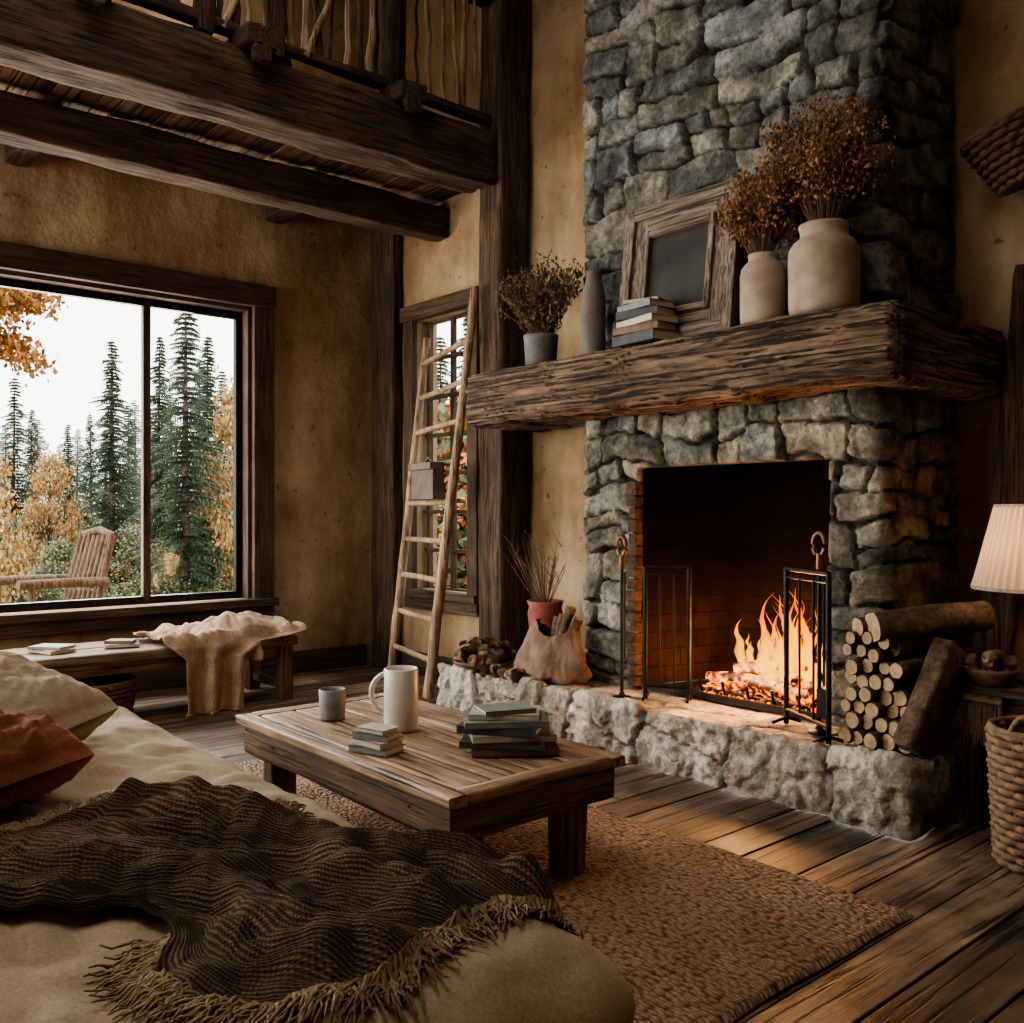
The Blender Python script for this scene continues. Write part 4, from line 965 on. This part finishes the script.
# ---------------- outdoors ----------------
GZ=-1.0
mb=MB()
mb.bx(-60,-10.2,-45,60,GZ-.2,GZ,'grass'); mb.bx(-10.2,12,5.0,60,GZ-.2,GZ,'grass'); mb.build('meadow_ground',origin=(0,0,GZ))
mb=MB(); x=XW-.22
while x>-10.1:
    mb.bx(x-.13,x,-4,4.4,-.08,-.03,'deck'); x-=.138
mb.build('porch_deck')
def outchair(x,y,rz):
    mb=MB(); mt=Matrix.Translation((x,y,-.03))@Euler((0,0,rz)).to_matrix().to_4x4()
    def T(p): return mt@Vector(p)
    def tb_(pts,r,m='chairout'): mb.tube([T(p) for p in pts],r,m,8)
    for s_ in(-1,1):
        tb_([(s_*.30,.27,.0+.06),(s_*.30,.27,.74)],.030); tb_([(s_*.27,-.25,.06),(s_*.27,-.30,.6),(s_*.25,-.43,1.14)],.030)
        tb_([(s_*.31,.38,.75),(s_*.32,.0,.75),(s_*.29,-.36,.74)],.040)
        pts=[(s_*.3,-.55+1.0*t/10,.02+.12*((t/5-1)**2)*.8) for t in range(11)]; tb_(pts,.022)
        tb_([(s_*.30,.27,.3),(s_*.27,-.25,.3)],.018)
    for i in range(7):
        a=i/6; tb_([(-.29,.27-.5*a,.50-.05*a),(.29,.27-.5*a,.50-.05*a)],.024)
    for i in range(6):
        xx=-.20+.08*i; tb_([(xx,-.26,.46),(xx,-.32,.68),(xx*.95,-.44,1.12)],.030)
    tb_([(-.27,-.44,1.12),(0,-.45,1.17),(.27,-.44,1.12)],.034); tb_([(-.27,-.31,.66),(.27,-.31,.66)],.018)
    return mb.build('wooden_rocking_chair')
outchair(-8.40,2.08,math.radians(192))
mb=MB()
mb.box((-8.2,3.2,.52),(.5,.5,.04),'chairout')
for sx_ in(-1,1):
    for sy_ in(-1,1): mb.box((-8.2+sx_*.2,3.2+sy_*.2,.24),(.05,.05,.54),'chairout')
mb.build('porch_side_table',bevel=.004)
def conifer(H,Rm,mat,seed,name,dens=7.5):
    rr=random.Random(seed); mb=MB(); mb.tube([(0,0,0),(.05,0,H*.5),(0,0,H)],[H*.014,H*.009,H*.001],'trunk',6)
    n=int(H*dens)
    for i in range(n):
        t=.06+.93*(i/n); z=H*t; r=Rm*(1-t)**.85*rr.uniform(.45,1.2)+.05
        for k in range(6):
            a=rr.random()*6.283; L=r*rr.uniform(.5,1.15); dr=-.10-.30*rr.random()
            o=Vector((math.cos(a),math.sin(a),0)); tn=Vector((-math.sin(a),math.cos(a),0)); m=9
            for j in range(m):
                f=(j+.6)/m; p=o*L*f+Vector((0,0,z+dr*L*f*(1.6*f-.3))); s=.15*L*(1.2-f)+.075
                for sg in (-1,0,1):
                    e=p+tn*sg*s*rr.uniform(.6,1.3)+o*s*(.8 if sg else .3)+Vector((0,0,-s*rr.uniform(.0,.5) if sg else -s*rr.uniform(.5,1.1)))
                    q=p+o*s*.3+Vector((0,0,.02)); mb.add([p-o*s*.12,q,e],[(0,1,2)],mat)
    return mb.build(name,origin=(0,0,0))
def broadleaf(H,Rm,mats,seed,name,leaf=.075,n=8000,low=.2):
    rr=random.Random(seed); mb=MB(); mb.tube([(0,0,0),(.1,0,H*.4),(0,.1,H*.85)],[H*.018,H*.012,H*.004],'trunk',6)
    cl=[]
    for i in range(38):
        a=rr.random()*6.283; z=H*rr.uniform(low,1.0); q=(z/H-low)/(1-low); r=Rm*math.sin(math.pi*min(.95,max(.15,q*.8+.18)))*math.sqrt(rr.random())
        e=Vector((r*math.cos(a),r*math.sin(a),z)); cl.append((e,rr.uniform(.10,.24)*Rm)); mb.tube([(0,0,max(.1*H,z-H*.2)),e*.5+Vector((0,0,z*.42)),e],[H*.008,H*.005,.01],'trunk',4)
    for i in range(n):
        e,s=rr.choice(cl); p=e+Vector((rr.gauss(0,s),rr.gauss(0,s),rr.gauss(0,s*.8))); l=leaf*rr.uniform(.6,1.3)
        E=Euler((rr.random()*6,rr.random()*6,rr.random()*6)).to_matrix()
        mb.add([p+E@Vector(v) for v in((-l,0,0),(0,-l*.6,0),(l,0,0),(0,l*.6,0))],[(0,1,2,3)],rr.choice(mats))
    return mb.build(name,origin=(0,0,0))
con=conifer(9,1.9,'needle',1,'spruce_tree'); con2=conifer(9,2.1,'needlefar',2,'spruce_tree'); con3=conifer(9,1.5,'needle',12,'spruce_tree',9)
aut=broadleaf(5,1.5,['orange','yellow','yellow'],3,'autumn_tree'); aut2=broadleaf(4,1.5,['yellow','greenleaf','greenleaf','needlefar'],4,'autumn_tree'); red=broadleaf(3,1.3,['redleaf','needle','greenleaf','orange'],5,'autumn_tree'); grn=broadleaf(3,1.4,['greenleaf','greenleaf','needle','yellow'],6,'green_shrub')
used=set()
def put(src,u,d,vtop,H0,rz,wid=1.0):
    x,y=at(u,d); Hs=(zat(vtop,d)-GZ)/H0
    if src.name in used: o=bpy.data.objects.new(src.name.split('.')[0],src.data); scene.collection.objects.link(o)
    else: o=src; used.add(src.name)
    o.location=(x,y,GZ); o.scale=(Hs*wid,Hs*wid,Hs); o.rotation_euler=(0,0,rz)
for (u,d,v,w) in [(186,17,278,1.05),(15,26,372,1.0),(222,27,365,.9),(-45,20,330,1),(470,17,300,1),(440,24,330,1),(425,14,420,1.1),(128,30,400,1)]: put(con,u,d,v,9,u*.3,w)
for (u,d,v,w) in [(112,24,335,1.1),(160,21,330,.9),(208,21,330,1.0),(32,30,405,1),(-15,22,380,1),(90,33,410,1),(68,26,420,1)]: put(con3,u,d,v,9,u*.5,w)
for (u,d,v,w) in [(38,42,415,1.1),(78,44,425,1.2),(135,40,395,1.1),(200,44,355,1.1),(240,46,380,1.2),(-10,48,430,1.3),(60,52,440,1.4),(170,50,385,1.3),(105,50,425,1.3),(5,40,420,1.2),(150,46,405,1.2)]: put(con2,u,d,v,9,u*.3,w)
for (u,d,v,w) in [(50,24,462,.7),(240,18,395,.6),(-35,16,430,.8),(455,22,470,1)]: put(aut,u,d,v,5,u*.2,w)
for (u,d,v,w) in [(75,27,505,.9),(222,22,470,.8),(20,24,520,1.0),(130,23,530,1.0),(165,20,545,1),(60,20,545,1)]: put(aut2,u,d,v,4,u*.2,w)
for (u,d,v,w) in [(40,17,585,1.4),(90,18,580,1.5),(130,17,585,1.4),(175,17,580,1.5),(215,17,585,1.4),(245,18,570,1.4),(10,18,575,1.5),(-15,17,580,1.5),(110,21,565,1.6),(195,22,560,1.6),(435,11,520,1.4),(455,13,480,1.4)]: put(grn,u,d,v,3,u*.2,w)
for (u,d,v,w) in [(450,12,470,1.2),(475,10,520,1.3),(460,16,420,1.3)]: put(red,u,d,v,3,u*.2,w)
mb=MB(); bx,by=at(-70,10); ex,ey=at(48,9.6)
mb.tube([(bx,by,GZ),(bx+.1,by,1.5),(bx,by,4.5)],[.14,.11,.07],'trunk',8)
base=Vector((bx,by,3.3)); tip=Vector((ex,ey,3.1))
tips=[]
for i in range(12):
    e=tip+Vector((R.uniform(-.8,.25),R.uniform(-.9,.10),R.uniform(-.35,.55))); m=base.lerp(e,.5)+Vector((0,0,.25)); mb.tube([base,m,e],[.04,.02,.006],'trunk',5); tips.append((m,e))
for i in range(4200):
    m,e=R.choice(tips); p=m.lerp(e,R.uniform(.3,1.02))+Vector((R.gauss(0,.11),R.gauss(0,.11),R.gauss(-.03,.08))); l=R.uniform(.025,.05)
    E=Euler((R.random()*6,R.random()*6,R.random()*6)).to_matrix(); mb.add([p+E@Vector(v) for v in((-l,0,0),(-.3*l,-l*.6,0),(l,0,0),(-.3*l,l*.6,0))],[(0,1,2,3)],R.choice(['orange','dried','orange','dried']))
mb.build('autumn_maple_bough')
# ---------------- lighting ----------------
w=bpy.data.worlds.new('overcast_sky'); scene.world=w; w.use_nodes=True; nt=w.node_tree; bg=nt.nodes['Background']
tc=nt.nodes.new('ShaderNodeTexCoord'); sp=nt.nodes.new('ShaderNodeSeparateXYZ'); nt.links.new(tc.outputs['Generated'],sp.inputs[0])
r=ramp(nt,[(.0,(.98,.96,.92)),(.5,(.93,.94,.95))]); nt.links.new(sp.outputs[2],r.inputs[0]); nt.links.new(r.outputs[0],bg.inputs[0]); bg.inputs[1].default_value=5.0
light('AREA','window_daylight_left',(XW-.25,1.7,1.8),250,(1,.95,.87),2.9,rot=(0,math.radians(-90),0),sy=2.2)
light('AREA','window_daylight_near',(XW-.25,-1.5,1.8),330,(1,.95,.87),2.7,rot=(0,math.radians(-90),0),sy=2.2)
light('AREA','back_fill_light',(-5.0,YB-.1,2.1),200,(1,.92,.82),2.8,rot=(math.radians(90),0,0),sy=2.4)  # added fill for the foreground, set in the unseen back opening
light('AREA','ceiling_fill_light',(-2.8,.3,ZC-.1),120,(1,.92,.82),3.0,sy=2.4)  # added overhead fill for upward-facing surfaces, no real opening above
light('POINT','loft_fill_light',(-6.0,2.2,4.9),34,(1,.88,.72),.15)  # added fill to brighten the loft walls; no lamp stands there
try: scene.view_settings.look='AgX - Medium High Contrast'
except Exception as e: print(e)
cam=bpy.data.cameras.new('camera'); co=bpy.data.objects.new('camera',cam); scene.collection.objects.link(co)
co.location=(0,0,CH); co.rotation_euler=(math.radians(90),0,TH); cam.sensor_width=36; cam.lens=F/1024*36; cam.clip_end=300
scene.camera=co
